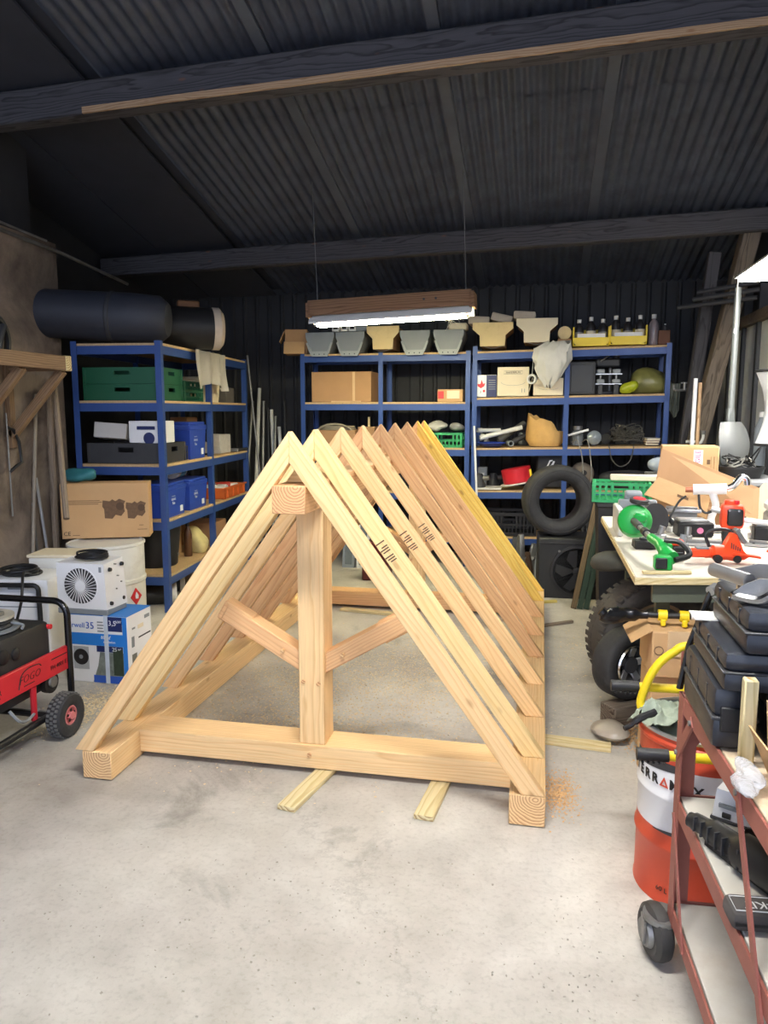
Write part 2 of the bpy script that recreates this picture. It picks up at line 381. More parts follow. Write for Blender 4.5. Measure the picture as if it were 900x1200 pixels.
# ------------------------------------------------------------------ walls
def oldwall():
    m, nt, b = newmat('old_render_wall'); L = nt.links.new
    tc = node(nt, 'ShaderNodeTexCoord')
    n = node(nt, 'ShaderNodeTexNoise', Scale=1.6, Detail=8., Roughness=.65, Distortion=.5); L(tc.outputs['Object'], n.inputs['Vector'])
    cr = node(nt, 'ShaderNodeValToRGB'); e = cr.color_ramp.elements
    e[0].position = .35; e[0].color = (*lin((78, 68, 61)), 1); e[1].position = .62; e[1].color = (*lin((146, 131, 116)), 1)
    L(n.outputs['Fac'], cr.inputs[0]); L(cr.outputs[0], b.inputs['Base Color']); b.inputs['Roughness'].default_value = .9
    n2 = node(nt, 'ShaderNodeTexNoise', Scale=14., Detail=6.); L(tc.outputs['Object'], n2.inputs['Vector'])
    bp = node(nt, 'ShaderNodeBump', Strength=.4, Distance=.02); L(n2.outputs['Fac'], bp.inputs['Height']); L(bp.outputs[0], b.inputs['Normal'])
    return m
OW = oldwall()
def roofz(y): return 2.75+.235*(7.9-y)
wl = B().prism([(Y0, 0), (5.15, 0), (5.15, 2.72), (Y0, 2.72)], WL-.3, WL, 'X')
struct(wl, 'wall_left', OW)
struct(B().prism([(5.15, 0), (8.2, 0), (8.2, roofz(8.2)), (5.15, roofz(5.15))], -4.35, -4.25, 'X'), 'wall_left_recess', DARKWALL)
struct(B().bx(-4.25, WL-.3, 5.03, 5.15, 0, 3.5), 'wall_left_return', OW)
upl = B().prism([(Y0, 2.72), (5.15, 2.72), (5.15, roofz(5.15)), (Y0, roofz(Y0))], WL-.28, WL-.2, 'X')
struct(upl, 'wall_left_upper', DARKWALL)
def corrugated(wid, ln, pitch, amp, prof='sine'):
    """sheet along local Y, width along X"""
    b = B(); n = int(wid/pitch*8); A = []; C = []
    for i in range(n+1):
        x = wid*i/n; t = (x/pitch) % 1
        z = amp*math.cos(2*math.pi*t) if prof == 'sine' else (amp if t < .22 else 0.)
        A.append(b.bm.verts.new((x, 0, z))); C.append(b.bm.verts.new((x, ln, z)))
    for i in range(n): b.bm.faces.new((A[i], A[i+1], C[i+1], C[i]))
    return b
wb = struct(B().bx(-4.4, 2.1, WB+.03, WB+.1, 0, 3.1), 'wall_back', DARKWALL)
sheet = link('cladding_sheet', corrugated(.98, 2.74, .14, .02, 'box').mesh('cladding_sheet', 30), DARKWALL, wb)
for i in range(7):
    o = sheet if i == 0 else share(sheet, (0, 0, 0), None, wb)
    o.location = (-4.35+i*.98, WB+.022-.004*(i % 2), 0); o.rotation_euler = (rad(90), 0, 0)
wr = struct(B().prism([(Y0, 0), (8.2, 0), (8.2, roofz(8.2)), (Y0, roofz(Y0))], WR+.1, WR+.16, 'X'), 'wall_right', DARKWALL)
for i in range(8):
    y = 8.0-.46-i*.46
    part(B().bx(WR+.06, WR+.085, y+.02, y+.44, .9, 2.25, .004), 'wall_panel', PALEWALL, wr)
    part(B().bx(WR+.03, WR+.1, y-.03, y+.03, 0, 2.5, .004), 'wall_stud', DGREY, wr)
part(B().bx(WR+.01, WR+.1, 4.2, 7.9, .86, .94, .005), 'wall_rail', STUD, wr)
part(B().bx(WR+.01, WR+.1, 4.2, 7.9, 2.2, 2.29, .005), 'wall_rail', STUD, wr)
# ------------------------------------------------------------------ roof
slope = math.atan(.235)
rf = B(); zz = .07
rf.quad((-4.4, 8.3, roofz(8.3)+zz), (2.2, 8.3, roofz(8.3)+zz), (2.2, -3.4, roofz(-3.4)+zz), (-4.4, -3.4, roofz(-3.4)+zz))
ceil = struct(rf, 'ceiling', ROOFB)
SEAMS = [-2.85, -1.64, -.64, .35, 1.35]
sh = link('roof_sheet', corrugated(.995, 3.1, .0765, .011).mesh('roof_sheet', 60), ROOF, ceil)
k = 0
for row, y1 in enumerate((8.1, 5.1, 2.1, -.9)):
    for i, x in enumerate((-2.78, -1.64, -.64, .36, 1.36)):
        o = sh if k == 0 else share(sh, (0, 0, 0), None, ceil); k += 1
        wdt = 1.14 if i == 0 else 1.0
        o.scale = (wdt/.995 if i == 0 else 1, 1, 1)
        yy = y1-3.03
        o.location = (x, yy, roofz(yy)+.03+.008*(row % 2)); o.rotation_euler = (-slope, 0, 0)
for x in SEAMS[1:4]:      # lapped edges that show as smooth strips
    st = B(); w2 = .035
    st.hexa([(x-w2, -3, roofz(-3)+.002), (x+w2, -3, roofz(-3)+.002), (x+w2, 8.0, roofz(8.0)+.002), (x-w2, 8.0, roofz(8.0)+.002),
             (x-w2, -3, roofz(-3)+.02), (x+w2, -3, roofz(-3)+.02), (x+w2, 8.0, roofz(8.0)+.02), (x-w2, 8.0, roofz(8.0)+.02)])
    part(st, 'roof_strip', mat('roof_strip', (98, 104, 116), .5, .4, .25, 4), ceil)
# smooth dark boards over the left bay
for i, (xa, xb) in enumerate(((-4.3, -3.62), (-3.61, -2.86))):
    bd = B(); bd.hexa([(xa, -3, roofz(-3)), (xb, -3, roofz(-3)), (xb, 8.0, roofz(8.0)), (xa, 8.0, roofz(8.0)),
                       (xa, -3, roofz(-3)+.02), (xb, -3, roofz(-3)+.02), (xb, 8.0, roofz(8.0)+.02), (xa, 8.0, roofz(8.0)+.02)])
    part(bd, 'roof_board', ROOFB, ceil)
def roof_beam(n, xa, ya, za, xb, yb, zb, w, h):
    o = timber('trim_%d' % n, OLDBEAM, None, (xa, ya, za+h/2), (xb, yb, zb+h/2), w, h, bev=.01); o['kind'] = 'structure'; return o
roof_beam(1, -4.2, 4.62, 3.315, 1.7, 4.33, 3.39, .13, .2)
part(B().bx(-1.6, 2.9, -.078, -.066, -.10, -.062), 'lit_edge_strip', SHELFWOOD, bpy.data.objects['trim_1'])  # lit lower edge of the beam, drawn as a strip of paler wood
roof_beam(2, -4.2, 6.83, 2.78, 1.7, 6.49, 2.87, .12, .17)
roof_beam(3, -4.2, 2.35, 3.84, 1.7, 2.1, 3.92, .13, .2)
# conduit along the top of the left wall
struct(B().tube([(WL+.02, 2.0, 2.78), (WL+.02, 5.2, 2.66), (WL-.1, 6.3, 2.62)], .014, 8), 'trim_4', DULL)
struct(B().tube([(WL+.03, 2.0, 2.84), (WL+.03, 5.0, 2.71)], .009, 8), 'trim_5', DULL)
# knee brace and post by the right wall
o = timber('trim_6', STUD, None, (1.21, 6.72, .95), (1.57, 6.6, 2.95), .13, .17, (0, 1, 0), .008); o['kind'] = 'structure'
o = timber('trim_7', OLDBEAM, None, (1.10, 6.95, .0), (1.36, 6.9, 2.8), .1, .1, (0, 1, 0), .006); o['kind'] = 'structure'

# ================================================================== the timber roof frame
RX = -.9; FX0, FX1 = -1.812, .048
fr = thing('timber_roof_frame', 'large fresh fir roof frame of paired rafters on sills', 'roof frame', (RX, 4.2, 0))
for x0, x1, m in ((FX0, FX0+.13, LUMBER), (FX1-.13, FX1, LUMBER)):
    oriented(B().bx(x0, x1, 2.615, 5.9, .004, .12, .003), 'sill', m, fr, ((x0+x1)/2, 4.25, .06), (0, 1, 0))
xi0, xi1 = FX0+.13, FX1-.13
for ya, yb in ((2.84, 3.0), (5.46, 5.62)):
    t = oriented(B().bx(xi0, xi1, ya, yb, .026, .127, .003), 'tie_beam', LUMBER if ya < 3 else LUMBERR, fr, (RX, (ya+yb)/2, .07), (1, 0, 0))
    yf = ya-.002
    kp = oriented(B().bx(RX-.055, RX+.055, ya+.012, ya+.14, .127, 1.125, .003), 'king_post', LUMBER, fr, (RX, ya+.06, .6), (0, 0, 1), (0, 1, 0))
    for q in ((RX-.01, .085), (RX-.035, .395), (RX+.03, .39)):
        yq = ya if q[1] < .12 else ya+.012
        oriented(B().cyl((q[0], yq-.006, q[1]), (q[0], yq+.01, q[1]), .009, n=10), 'peg', LUMBERR, fr, (q[0], yq, q[1]), (0, 1, 0))
    for sgn in (-1, 1):     # struts from post to the rafters
        a = Vector((RX+sgn*.05, ya+.076, .47)); e = Vector((RX+sgn*.385, ya+.076, .665))
        d = (e-a).normalized()
        oriented(B().beam(a-d*.03, e, .085, .075, (0, 0, 1), .004), 'strut', LUMBERR, fr, a, d)
        oriented(B().beam(e-d*.12, e+d*.02, .072, .088, (0, 0, 1), .006), 'strut_head', LUMBERR, fr, e, d)
        pq = a+d*.09
        oriented(B().cyl((pq.x, ya+.018, pq.z), (pq.x, ya+.04, pq.z), .008, n=10), 'peg', LUMBER, fr, pq, (0, 1, 0))
oriented(B().bx(RX-.064, RX+.064, 2.6, 5.88, 1.125, 1.229, .003), 'ridge_beam', LUMBERR, fr, (RX, 4.2, 1.177), (0, 1, 0))
RY = [2.635, 2.945, 3.36, 3.78, 4.22, 4.645, 5.08, 5.52, 5.83]
RM = [LUMBER, LUMBERP, LUMBER, LUMBER, LUMBERR, LUMBERR, LUMBERR, LUMBERY, LUMBERY]
S = (1.427-.12)/.944
stamp = mat('stamp_ink', (96, 72, 56), .8, 0, .3, 90)
for i, y in enumerate(RY):
    for sgn in (-1, 1):
        tip = FX1-.004-RX
        poly = [(RX+sgn*tip, .121), (RX, .121+tip*S), (RX, .121+tip*S-.116), (RX+sgn*(tip-.116/S), .121)]
        m = RM[i] if sgn > 0 else (LUMBERP if i == 1 else (LUMBER if i < 3 else LUMBERR))
        t0 = y-.02; th = .045 if i != 1 else .06
        b = B().prism(poly if sgn < 0 else poly[::-1], t0, t0+th, 'Y', .0025)
        ax = Vector((-sgn*tip, 0, tip*S))
        r = oriented(b, 'rafter', m, fr, (RX+sgn*tip/2, t0+th/2, .7), ax, (0, 1, 0))
        if sgn > 0 and 0 < i < 4:      # grade stamp printed on the rafter face
            pth = B()
            c = Vector((RX+tip*(.30+.02*i), t0-.0012, .121+tip*S*(1-(.30+.02*i))-.07))
            axn = ax.normalized(); nn = Vector((axn.z, 0, -axn.x))
            for q in range(9):
                cc = c+axn*(q-4)*.011
                if q % 4 == 3: continue
                pth.beam(cc+nn*.016, cc-nn*(.012+.006*(q % 3)), .0006, .005, axn)
            part(pth, 'grade_stamp', stamp, r).matrix_basis = r.matrix_basis.inverted() @ Matrix.Translation(-fr.location)
# filler pieces between ridge beam and rafters at the gable
for y in (2.72, 3.15):
    oriented(B().prism([(RX-.05, 1.232), (RX+.05, 1.232), (RX, 1.30)], y, y+.04, 'Y', .001), 'ridge_block', LUMBERP, fr, (RX, y, 1.25), (1, 0, 0))

# ------------------------------------------------------------------ loose battens on the floor
def floor_batten(label, a, b_, w_, h_, m=BATTEN, z=0., name='wood_batten', group=None):
    p0, p1 = Vector(a), Vector(b_); p0.z = p1.z = z+h_/2+.001
    return tag(timber(name, m, None, p0, p1, w_, h_, bev=.002), label, 'batten', group)
a, c = pz(335, 951), pz(383, 905); d = (c-a).normalized()
floor_batten('pale batten under the tie beam, in line with king post', a, a+d*.62, .075, .02)
a, c = pz(496, 962), pz(524, 905); d = (c-a).normalized()
floor_batten('pale batten under the tie beam, nearer the end-grain sill by the drum', a, a+d*.62, .075, .02)
floor_batten('long batten on floor beside the sawdust and red drum', pz(630, 868), pz(716, 879), .07, .022)
floor_batten('flat batten lying on floor by the far tie beam and king post', pz(400, 715)+Vector((0, .0, 0)), pz(470, 722), .06, .02)
floor_batten('short batten on floor under the far strut, apart from the tie beam', pz(448, 731), pz(482, 731), .07, .02)
floor_batten('grey weathered stick on floor between sill and large tyre', pz(636, 735), pz(671, 730), .025, .02, GREYWOOD)
floor_batten('small yellow tipped stick on floor before the fan box', pz(637, 707), pz(652, 706), .03, .02, mat('yellow_stick', (190, 170, 90), .7))

# ------------------------------------------------------------------ sawdust and chips
def scatter(name, label, cat, m, spots, size, seed):
    b = B(); rnd = random.Random(seed)
    for (x, y, rx_, ry_, n) in spots:
        for _ in range(n):
            u, v = rnd.gauss(0, .5), rnd.gauss(0, .5)
            p = Vector((x+u*rx_, y+v*ry_, 0)); s_ = size*rnd.uniform(.5, 1.3); a_ = rnd.uniform(0, 6.3)
            d1 = Vector((math.cos(a_), math.sin(a_), 0))*s_; d2 = Vector((-math.sin(a_), math.cos(a_), 0))*s_*rnd.uniform(.3, .7)
            h = Vector((0, 0, .0012+rnd.random()*.003))
            b.quad(p-d1-d2+Vector((0, 0, .0008)), p+d1-d2+Vector((0, 0, .0008)), p+d1+d2+h, p-d1+d2+h)
    o = tag(link(name, b.mesh(name, 0), m), label, cat); o['kind'] = 'stuff'; return o
SAW = mat('sawdust', (226, 184, 130), .9, 0, .2, 40); SAWP = mat('sawdust_pale', (226, 206, 168), .9, 0, .15, 40)
q = pz(655, 930); q2 = pz(735, 858)
scatter('sawdust', 'orange sawdust spread on floor by the right sill and red drum', 'sawdust', SAW, [(q.x, q.y, .07, .16, 1500), (q2.x, q2.y, .1, .18, 1800)], .0035, 1)
q = pz(110, 825)
scatter('wood_shavings', 'pale shavings spread on floor between generator wheel and timber frame', 'shavings', SAWP, [(q.x, q.y, .14, .35, 2400), (-1.2, 3.8, .55, .8, 6500), (-.55, 4.2, .5, .9, 6500), (-1.0, 3.25, .9, .25, 2200), (.3, 4.6, .3, .8, 500)], .004, 2)
scatter('floor_grit', 'small stone chips and grit strewn over the concrete floor', 'grit', mat('grit', (168, 162, 150), .9, 0, .4, 60), [(-.6, 1.9, 1.0, .5, 400), (.12, 1.7, .12, .6, 160)], .003, 3)
# ================================================================== lamps
def strip_lamp(label, loc, rot, ln, tubes, strength, tint, board=True, webs=False, hang=1., wid=.2, tz=.022, diffuser=False):
    t = thing('fluorescent_lamp', label, 'lamp', loc, rot=rot)
    h = ln/2
    if board:
        timb = wood('lamp_board', (150, 116, 88), (112, 84, 62), .014, .01, .4, .8)
        part(B().bx(-h, h, -wid/2, -wid/2+.025, .06, .175, .003), 'front_board', timb, t)
        part(B().bx(-h, h, wid/2-.025, wid/2, .06, .175, .003), 'back_board', timb, t)
        for sx in (-1, 1): part(B().bx(sx*h-.02, sx*h+.02, -wid/2, wid/2, .05, .16, .003), 'end_cap', timb, t)
        for q in (.2, .29): part(B().cyl((h*.9-q, -wid/2-.003, .125), (h*.9-q, -wid/2+.004, .125), .009, n=8), 'screw', DGREY, t)
    part(B().prism([(-wid/2, .0), (-.04, .06), (.04, .06), (wid/2, .0), (wid/2, .012), (.045, .072), (-.045, .072), (-wid/2, .012)], -h, h, 'X'), 'reflector', mat('lamp_white', (225, 225, 220), .4, 0, .05), t)
    part(B().bx(-h+.03, h-.03, -.04, .04, .055, .085, .004), 'ballast_housing', WHITE, t)
    for y in tubes:
        tb = part(B().cyl((-h+.05, y, tz), (h-.05, y, tz), .014, n=10), 'tube', emitter('tube_%s' % strength, tint, strength), t)
        for sx in (-1, 1): part(B().cyl((sx*(h-.03), y, tz), (sx*(h-.05), y, tz), .015, n=10), 'tube_cap', STEEL, tb)
    if diffuser: part(B().bx(-h+.02, h-.02, -wid/2+.015, wid/2-.015, -.02, .01, .006), 'diffuser', emitter('diffuser_%s' % strength, tint, strength), t)
    for sx in (-1, 1):
        part(B().cyl((sx*h*.92, 0, .07), (sx*h*.92, 0, .07+hang), .003, n=5), 'hanging_wire', DULL, t)
    if webs:
        rnd = random.Random(4); b = B()
        for k in range(16):
            x = -h+rnd.random()*2*h; l = rnd.uniform(.02, .1); dr = rnd.uniform(.005, .03)
            b.tube(spline([(x, -wid/2, .0), (x+l/2, -wid/2-.004, -dr), (x+l, -wid/2, .0)], 4), .0012, 3)
        for k in range(22):
            x = h-.30+rnd.random()*.26; z = -.01-rnd.random()*.10*(1-abs((x-h+.13)/.2))
            x2 = h-.13+rnd.uniform(-.07, .07); b.tube([(x, -wid/2, .0), ((x+x2)/2, -wid/2-.01, z*.6), (x2, -wid/2, z-.02)], .0012, 3)
        for k in range(4):
            x = -h+.1+k*.3; b.tube([(x, -wid/2, 0), (x+.005, -wid/2, -rnd.uniform(.02, .05))], .0012, 3)
        part(b, 'cobweb', mat('cobweb', (200, 196, 180), .8, 0, .1), t, kind='stuff')
    return t
strip_lamp('wood boarded strip lamp with cobwebs hanging before the back shelves', (-1.158, 5.8, 2.19), (0, rad(-2.1), rad(-1)), 1.26, (-.04, .04), LAMP_BACK, (255, 244, 196), True, True, 1.0, tz=-.004)
strip_lamp('white opal strip lamp hanging above the cluttered workbench', (1.35, 4.55, 2.33), (0, 0, rad(90)), 1.5, (), LAMP_RIGHT, (255, 252, 246), False, False, 1.1, .36, diffuser=True)
strip_lamp('white strip lamp hung over the bare concrete floor', (-.15, 1.45, 2.85), (0, 0, rad(4)), 1.5, (-.05, .05), LAMP_FRONT, (255, 252, 248), False, False, 1.4, .26, tz=.036)
cd_ = thing('pull_cord', 'thin lamp pull cord with a knob near the shovel', 'cord', (1.17, 5.2, 1.98))
part(B().cyl((0, 0, .03), (0, 0, .33), .0025, n=5), 'cord', CABLEG, cd_); part(B().lathe([(.003, 0), (.009, .008), (.007, .03), (.002, .035)], n=10), 'knob', WHITE, cd_)
# ================================================================== shared builders for goods
def shelf_unit(label, loc, rz, xs, depth, levels, top, tilt=0., group=None, board=CHIP):
    t = thing('shelving_unit', label, 'shelving', loc, rz, group)
    for x in xs:
        for y, sy in ((0, 1), (depth, -1)):
            a = .022
            b = B().prism([(x-a, y-sy*0), (x+a, y), (x+a, y+sy*.004), (x-a+.004, y+sy*.004), (x-a+.004, y+sy*.045), (x-a, y+sy*.045)], 0, top, 'Z')
            part(b, 'post', BLUE, t)
    for z in levels:
        for i in range(len(xs)-1):
            x0, x1 = xs[i]+.022, xs[i+1]-.022
            za, zb = z+tilt*x0, z+tilt*x1
            for y in (.004, depth-.034):
                part(B().hexa([(x0, y, za-.078), (x1, y, zb-.078), (x1, y+.03, zb-.078), (x0, y+.03, za-.078), (x0, y, za-.018), (x1, y, zb-.018), (x1, y+.03, zb-.018), (x0, y+.03, za-.018)]), 'beam', BLUE, t)
            part(B().hexa([(x0-.02, .002, za-.018), (x1+.02, .002, zb-.018), (x1+.02, depth-.002, zb-.018), (x0-.02, depth-.002, za-.018), (x0-.02, .002, za), (x1+.02, .002, zb), (x1+.02, depth-.002, zb), (x0-.02, depth-.002, za)]), 'shelf_board', board, t)
        for x in (xs[0], xs[-1]):
            zc = z+tilt*x
            part(B().bx(x-.015, x+.015, .045, depth-.045, zc-.078, zc-.018), 'side_beam', BLUE, t)
    return t
def crate(label, loc, w_, d_, h_, m, rz=0., group=None, name='plastic_crate', cat='crate', solid=False):
    """open slotted crate, base centre at loc"""
    t = thing(name, label, cat, loc, rz, group); x, y = w_/2, d_/2; q = .012
    part(B().bx(-x+.004, x-.004, -y+.004, y-.004, 0, .012, .002), 'base', m, t)
    for s_, nm in ((-1, 0), (1, 0)):
        for axis in (0, 1):
            L_ = x if axis == 0 else y; o_ = y if axis == 0 else x
            b = B()
            def seg(a0, a1, z0, z1):
                if axis == 0: b.bx(a0, a1, s_*o_-q/2, s_*o_+q/2, z0, z1)
                else: b.bx(s_*o_-q/2, s_*o_+q/2, a0, a1, z0, z1)
            if solid:
                seg(-L_, L_, 0, h_*.55); seg(-L_, -.06, h_*.55-.001, h_*.8); seg(.06, L_, h_*.55-.001, h_*.8); seg(-L_, L_, h_*.8-.001, h_)
                part(b, 'side_wall', m, t); continue
            seg(-L_, L_, 0, h_*.14); seg(-L_, L_, h_*.42, h_*.52); seg(-L_, L_, h_*.86, h_)
            nb = max(4, int(2*L_/.035))
            for q_ in range(nb+1):
                a_ = -L_+2*L_*q_/nb; seg(max(-L_, a_-.005), min(L_, a_+.005), h_*.14-.001, h_*.42+.001)
                if abs(a_) > .055: seg(max(-L_, a_-.008), min(L_, a_+.008), h_*.52-.001, h_*.86+.001)
            part(b, 'side_wall', m, t)
    for sx in (-1, 1):
        for sy in (-1, 1): part(B().bx(sx*x-.012, sx*x+.012, sy*y-.012, sy*y+.012, 0, h_, .003), 'corner', m, t)
    return t
def carton(label, loc, w_, d_, h_, rz=0., m=CARD, tape=True, group=None, name='cardboard_box', cat='box', rot=None):
    t = thing(name, label, cat, loc, rz, group, rot)
    part(B().bx(-w_/2, w_/2, -d_/2, d_/2, 0, h_, .004), 'body', m, t)
    part(B().bx(-w_/2+.002, -.0015, -d_/2+.002, d_/2-.002, h_-.001, h_+.003), 'flap', m, t)
    part(B().bx(.0015, w_/2-.002, -d_/2+.002, d_/2-.002, h_-.001, h_+.003), 'flap', m, t)
    if tape:
        part(B().prism([(-d_/2-.001, h_*.72), (-d_/2-.001, h_+.0042), (d_/2+.001, h_+.0042), (d_/2+.001, h_*.72), (d_/2, h_*.72), (d_/2, h_+.0032), (-d_/2, h_+.0032), (-d_/2, h_*.72)], -.025, .025, 'X'), 'tape', mat('packing_tape', (190, 160, 116), .35), t)
    return t
def lidded_box(label, loc, w_, d_, h_, rz, group):
    t = thing('storage_box', label, 'storage box', loc, rz, group); x, y = w_/2, d_/2
    part(B().hexa([(-x*.86, -y*.9, 0), (x*.86, -y*.9, 0), (x*.86, y*.9, 0), (-x*.86, y*.9, 0), (-x*.97, -y*.97, h_*.82), (x*.97, -y*.97, h_*.82), (x*.97, y*.97, h_*.82), (-x*.97, y*.97, h_*.82)]), 'body', BBOX, t)
    l = part(B().bx(-x, x, -y, y, h_*.78, h_*.92, .006), 'lid', BBOX, t)
    part(B().bx(-x*.93, x*.93, -y*.93, y*.93, h_*.915, h_, .006), 'lid_top', BBOX, l)
    yy = -y*.955
    for i, (s_, sz) in enumerate((('BOX', .03), ('SERVICE', .024), ('Eco', .03))):
        text(s_, sz, INKW, t, (-x*.25, yy+.001-.0*i, h_*(.62-.11*i)), (rad(86), 0, 0))
    part(B().bx(x*.38, x*.62, -y*.945-.003, -y*.93, h_*.1, h_*.27), 'sticker', INKW, t)
    return t
def bottle(label, loc, r, h_, m, capm, group=None, labm=None, name='bottle', cat='bottle'):
    t = thing(name, label, cat, loc, 0, group)
    part(B().lathe([(r*.9, 0), (r, r*.2), (r, h_*.62), (r*.8, h_*.74), (r*.38, h_*.83), (r*.36, h_*.88)], n=14), 'body', m, t)
    part(B().lathe([(r*.46, h_*.86), (r*.46, h_), (r*.38, h_)], n=12), 'cap', capm, t)
    if labm: part(B().lathe([(r*1.01, h_*.15), (r*1.02, h_*.16), (r*1.02, h_*.5), (r*1.01, h_*.51)], n=14, cap=False), 'label_band', labm, t)
    return t
def coil(label, loc, r, m, wire=.006, turns=6, seed=0, rot=None, name='cable_coil', cat='cable', tall=.04, tail=None, group=None):
    rnd = random.Random(seed); pts = []
    for i in range(turns*14):
        a_ = 2*math.pi*i/14; rr = r*(1+.10*math.sin(i*.37+seed)+rnd.uniform(-.05, .05))
        pts.append((math.cos(a_)*rr, math.sin(a_)*rr*.8, wire+tall*(.5+.5*math.sin(i*.21+seed))*i/(turns*14)))
    if tail: pts += tail
    return single(B().tube(spline(pts, 2), wire, 6), name, m, label, cat, loc, rot=rot or (0, 0, 0), group=group)
def pole(label, a, b_, r, m, name='pole', cat='pole', group=None, n=8, grain=False):
    if grain: return tag(oriented(B().tube([a, (Vector(a)+Vector(b_))/2, b_], r, n), name, m, None, (Vector(a)+Vector(b_))/2, Vector(b_)-Vector(a), (0, 1, 0)), label, cat, group)
    o = Vector(b_) if Vector(b_).z < Vector(a).z else Vector(a)
    return single(B().cyl(Vector(a)-o, Vector(b_)-o, r, n=n), name, m, label, cat, o, group=group)
def torus_tyre(t, R, W, rin, name='tyre', lugs=0, m=RUBBER, ax=(0, 1, 0)):
    """tyre about local axis, centred on origin"""
    h = W/2
    prof = [(rin, -h*.62), (rin*1.04, -h*.80), ((R+rin)/2, -h), (R*.93, -h*.93), (R*.985, -h*.78), (R, -h*.4), (R, h*.4), (R*.985, h*.78), (R*.93, h*.93), ((R+rin)/2, h), (rin*1.04, h*.80), (rin, h*.62)]
    tb = part(B().lathe(prof, n=48, ax=ax, closed=True), name, m, t, smooth=50)
    axv = Vector(ax).normalized(); u = axv.orthogonal().normalized(); v = axv.cross(u)
    if lugs:
        for k in range(lugs):
            a_ = 2*math.pi*k/lugs; d = u*math.cos(a_)+v*math.sin(a_); tg = axv.cross(d)
            for s_ in (-1, 1):
                c = d*(R*.99)+axv*s_*h*.62+tg*(s_*.25*2*math.pi*R/lugs)
                o = B().beam(c-axv*h*.36, c+axv*h*.36, 2*math.pi*R/lugs*.6, .008, d)
                part(o, 'tread_lug', m, tb)
    return tb

# ================================================================== left wall: shelf, hand tools
WALLWOOD = wood('weathered_shelf_wood', (158, 130, 102), (124, 98, 74), .013, .012, .5, .75)
ws = thing('wall_shelf', 'rough wooden wall shelf with diagonal brackets on the stained wall', 'shelf', (WL, 4.0, 1.75))
for i, (x0, x1) in enumerate(((.0, .16), (.163, .33), (.333, .44))):
    oriented(B().bx(WL+x0, WL+x1, 3.0, 4.545, 1.835, 1.857, .002), 'plank', WALLWOOD, ws, (WL+x0, 3.8, 1.84), (0, 1, 0))
oriented(B().bx(WL+.44, WL+.475, 3.0, 4.50, 1.765, 1.857, .003), 'front_rail', WALLWOOD, ws, (WL+.45, 3.8, 1.8), (0, 1, 0))
oriented(B().bx(WL+.40, WL+.478, 4.50, 4.56, 1.762, 1.86, .003), 'end_block', BATTEN, ws, (WL+.44, 4.53, 1.8), (1, 0, 0))
oriented(B().bx(WL, WL+.44, 4.50, 4.545, 1.762, 1.834, .003), 'cross_bearer', WALLWOOD, ws, (WL+.2, 4.52, 1.8), (1, 0, 0))
for y in (4.12, 4.52, 3.3):
    timber('bracket', WALLWOOD, ws, (WL+.02, y, 1.33), (WL+.43, y, 1.765), .05, .055, (0, 0, 1))
    oriented(B().bx(WL, WL+.04, y-.025, y+.025, 1.25, 1.834, .002), 'upright', WALLWOOD, ws, (WL+.02, y, 1.5), (0, 0, 1), (1, 0, 0))
tb_ = 'tool handles leaning on the left wall'
q0 = px(13, 505, WL+.06); q1 = px(15, 605, WL+.06)
hk = thing('garden_hoe', 'thin grey rod with a bent wire loop hanging on wall', 'tool', (q1.x, q1.y, q1.z))
part(B().cyl((0, 0, 0), (0, 0, q0.z-q1.z+.12), .006, n=6), 'rod', DULL, hk)
part(B().tube([(0, .0, .30), (.02, .05, .34), (.02, .10, .36), (.0, .11, .50), (0, .06, .58), (0, 0, .60)], .011, 6), 'loop', BLACK, hk)
def lean(label, xa, ya, xb, yb, Xa, Xb, r, m, name, cat, grain=True):
    """tool handle from pixel a (upper, at X=Xa) to the floor below pixel b"""
    a, b_ = px(xa, ya, Xa), px(xb, yb, Xb); d = b_-a; f = a+d*((.004+r)/1-a.z)/d.z
    return pole(label, a, f, r, m, name, cat, grain=grain)
lean('pale worn handle with a green band leaning on the stained wall', 42, 462, 39, 640, WL+.04, WL+.06, .013, wood('pale_handle', (176, 166, 150), (140, 128, 112), .01, .01, .1), 'rake_handle', 'tool handle')
q0 = px(39, 562, WL+.08)
lean('thin green and grey steel bar leaning beside the worn handle', 38, 590, 45, 655, WL+.03, WL+.05, .008, DULL, 'steel_bar', 'bar')
lean('slim white tipped metal pipe leaning on the wall', 42, 560, 57, 655, WL+.03, WL+.07, .011, mat('pipe_pale', (176, 178, 180), .5, .3), 'steel_pipe', 'pipe')
lean('thick brown wooden spade handle leaning before the cardboard box', 57, 455, 67, 655, WL+.10, WL+.13, .024, GREYWOOD, 'spade_handle', 'tool handle')
a, b_ = px(64, 452, WL+.16), px(78, 608, WL+.50)
pole('brown round wooden handle ending against the cardboard box', a, b_, .02, GREYWOOD, 'fork_handle', 'tool handle', grain=True)
gs = px(35, 400, WL+.1)
hn = thing('work_harness', 'black harness hanging on the wall above the wooden shelf', 'harness', (WL+.22, 4.18, 1.858))
part(B().tube(spline([(0, -.1, 0), (0, -.11, .12), (0, -.05, .22), (0, .05, .2), (0, .1, .1), (0, .09, .0)], 5), .035, 8, flat=.6), 'strap', BLACK, hn)
part(B().tube(spline([(.02, -.02, .0), (.03, .0, .1), (.02, .05, .17)], 5), .022, 8), 'inner_strap', DGREY, hn)

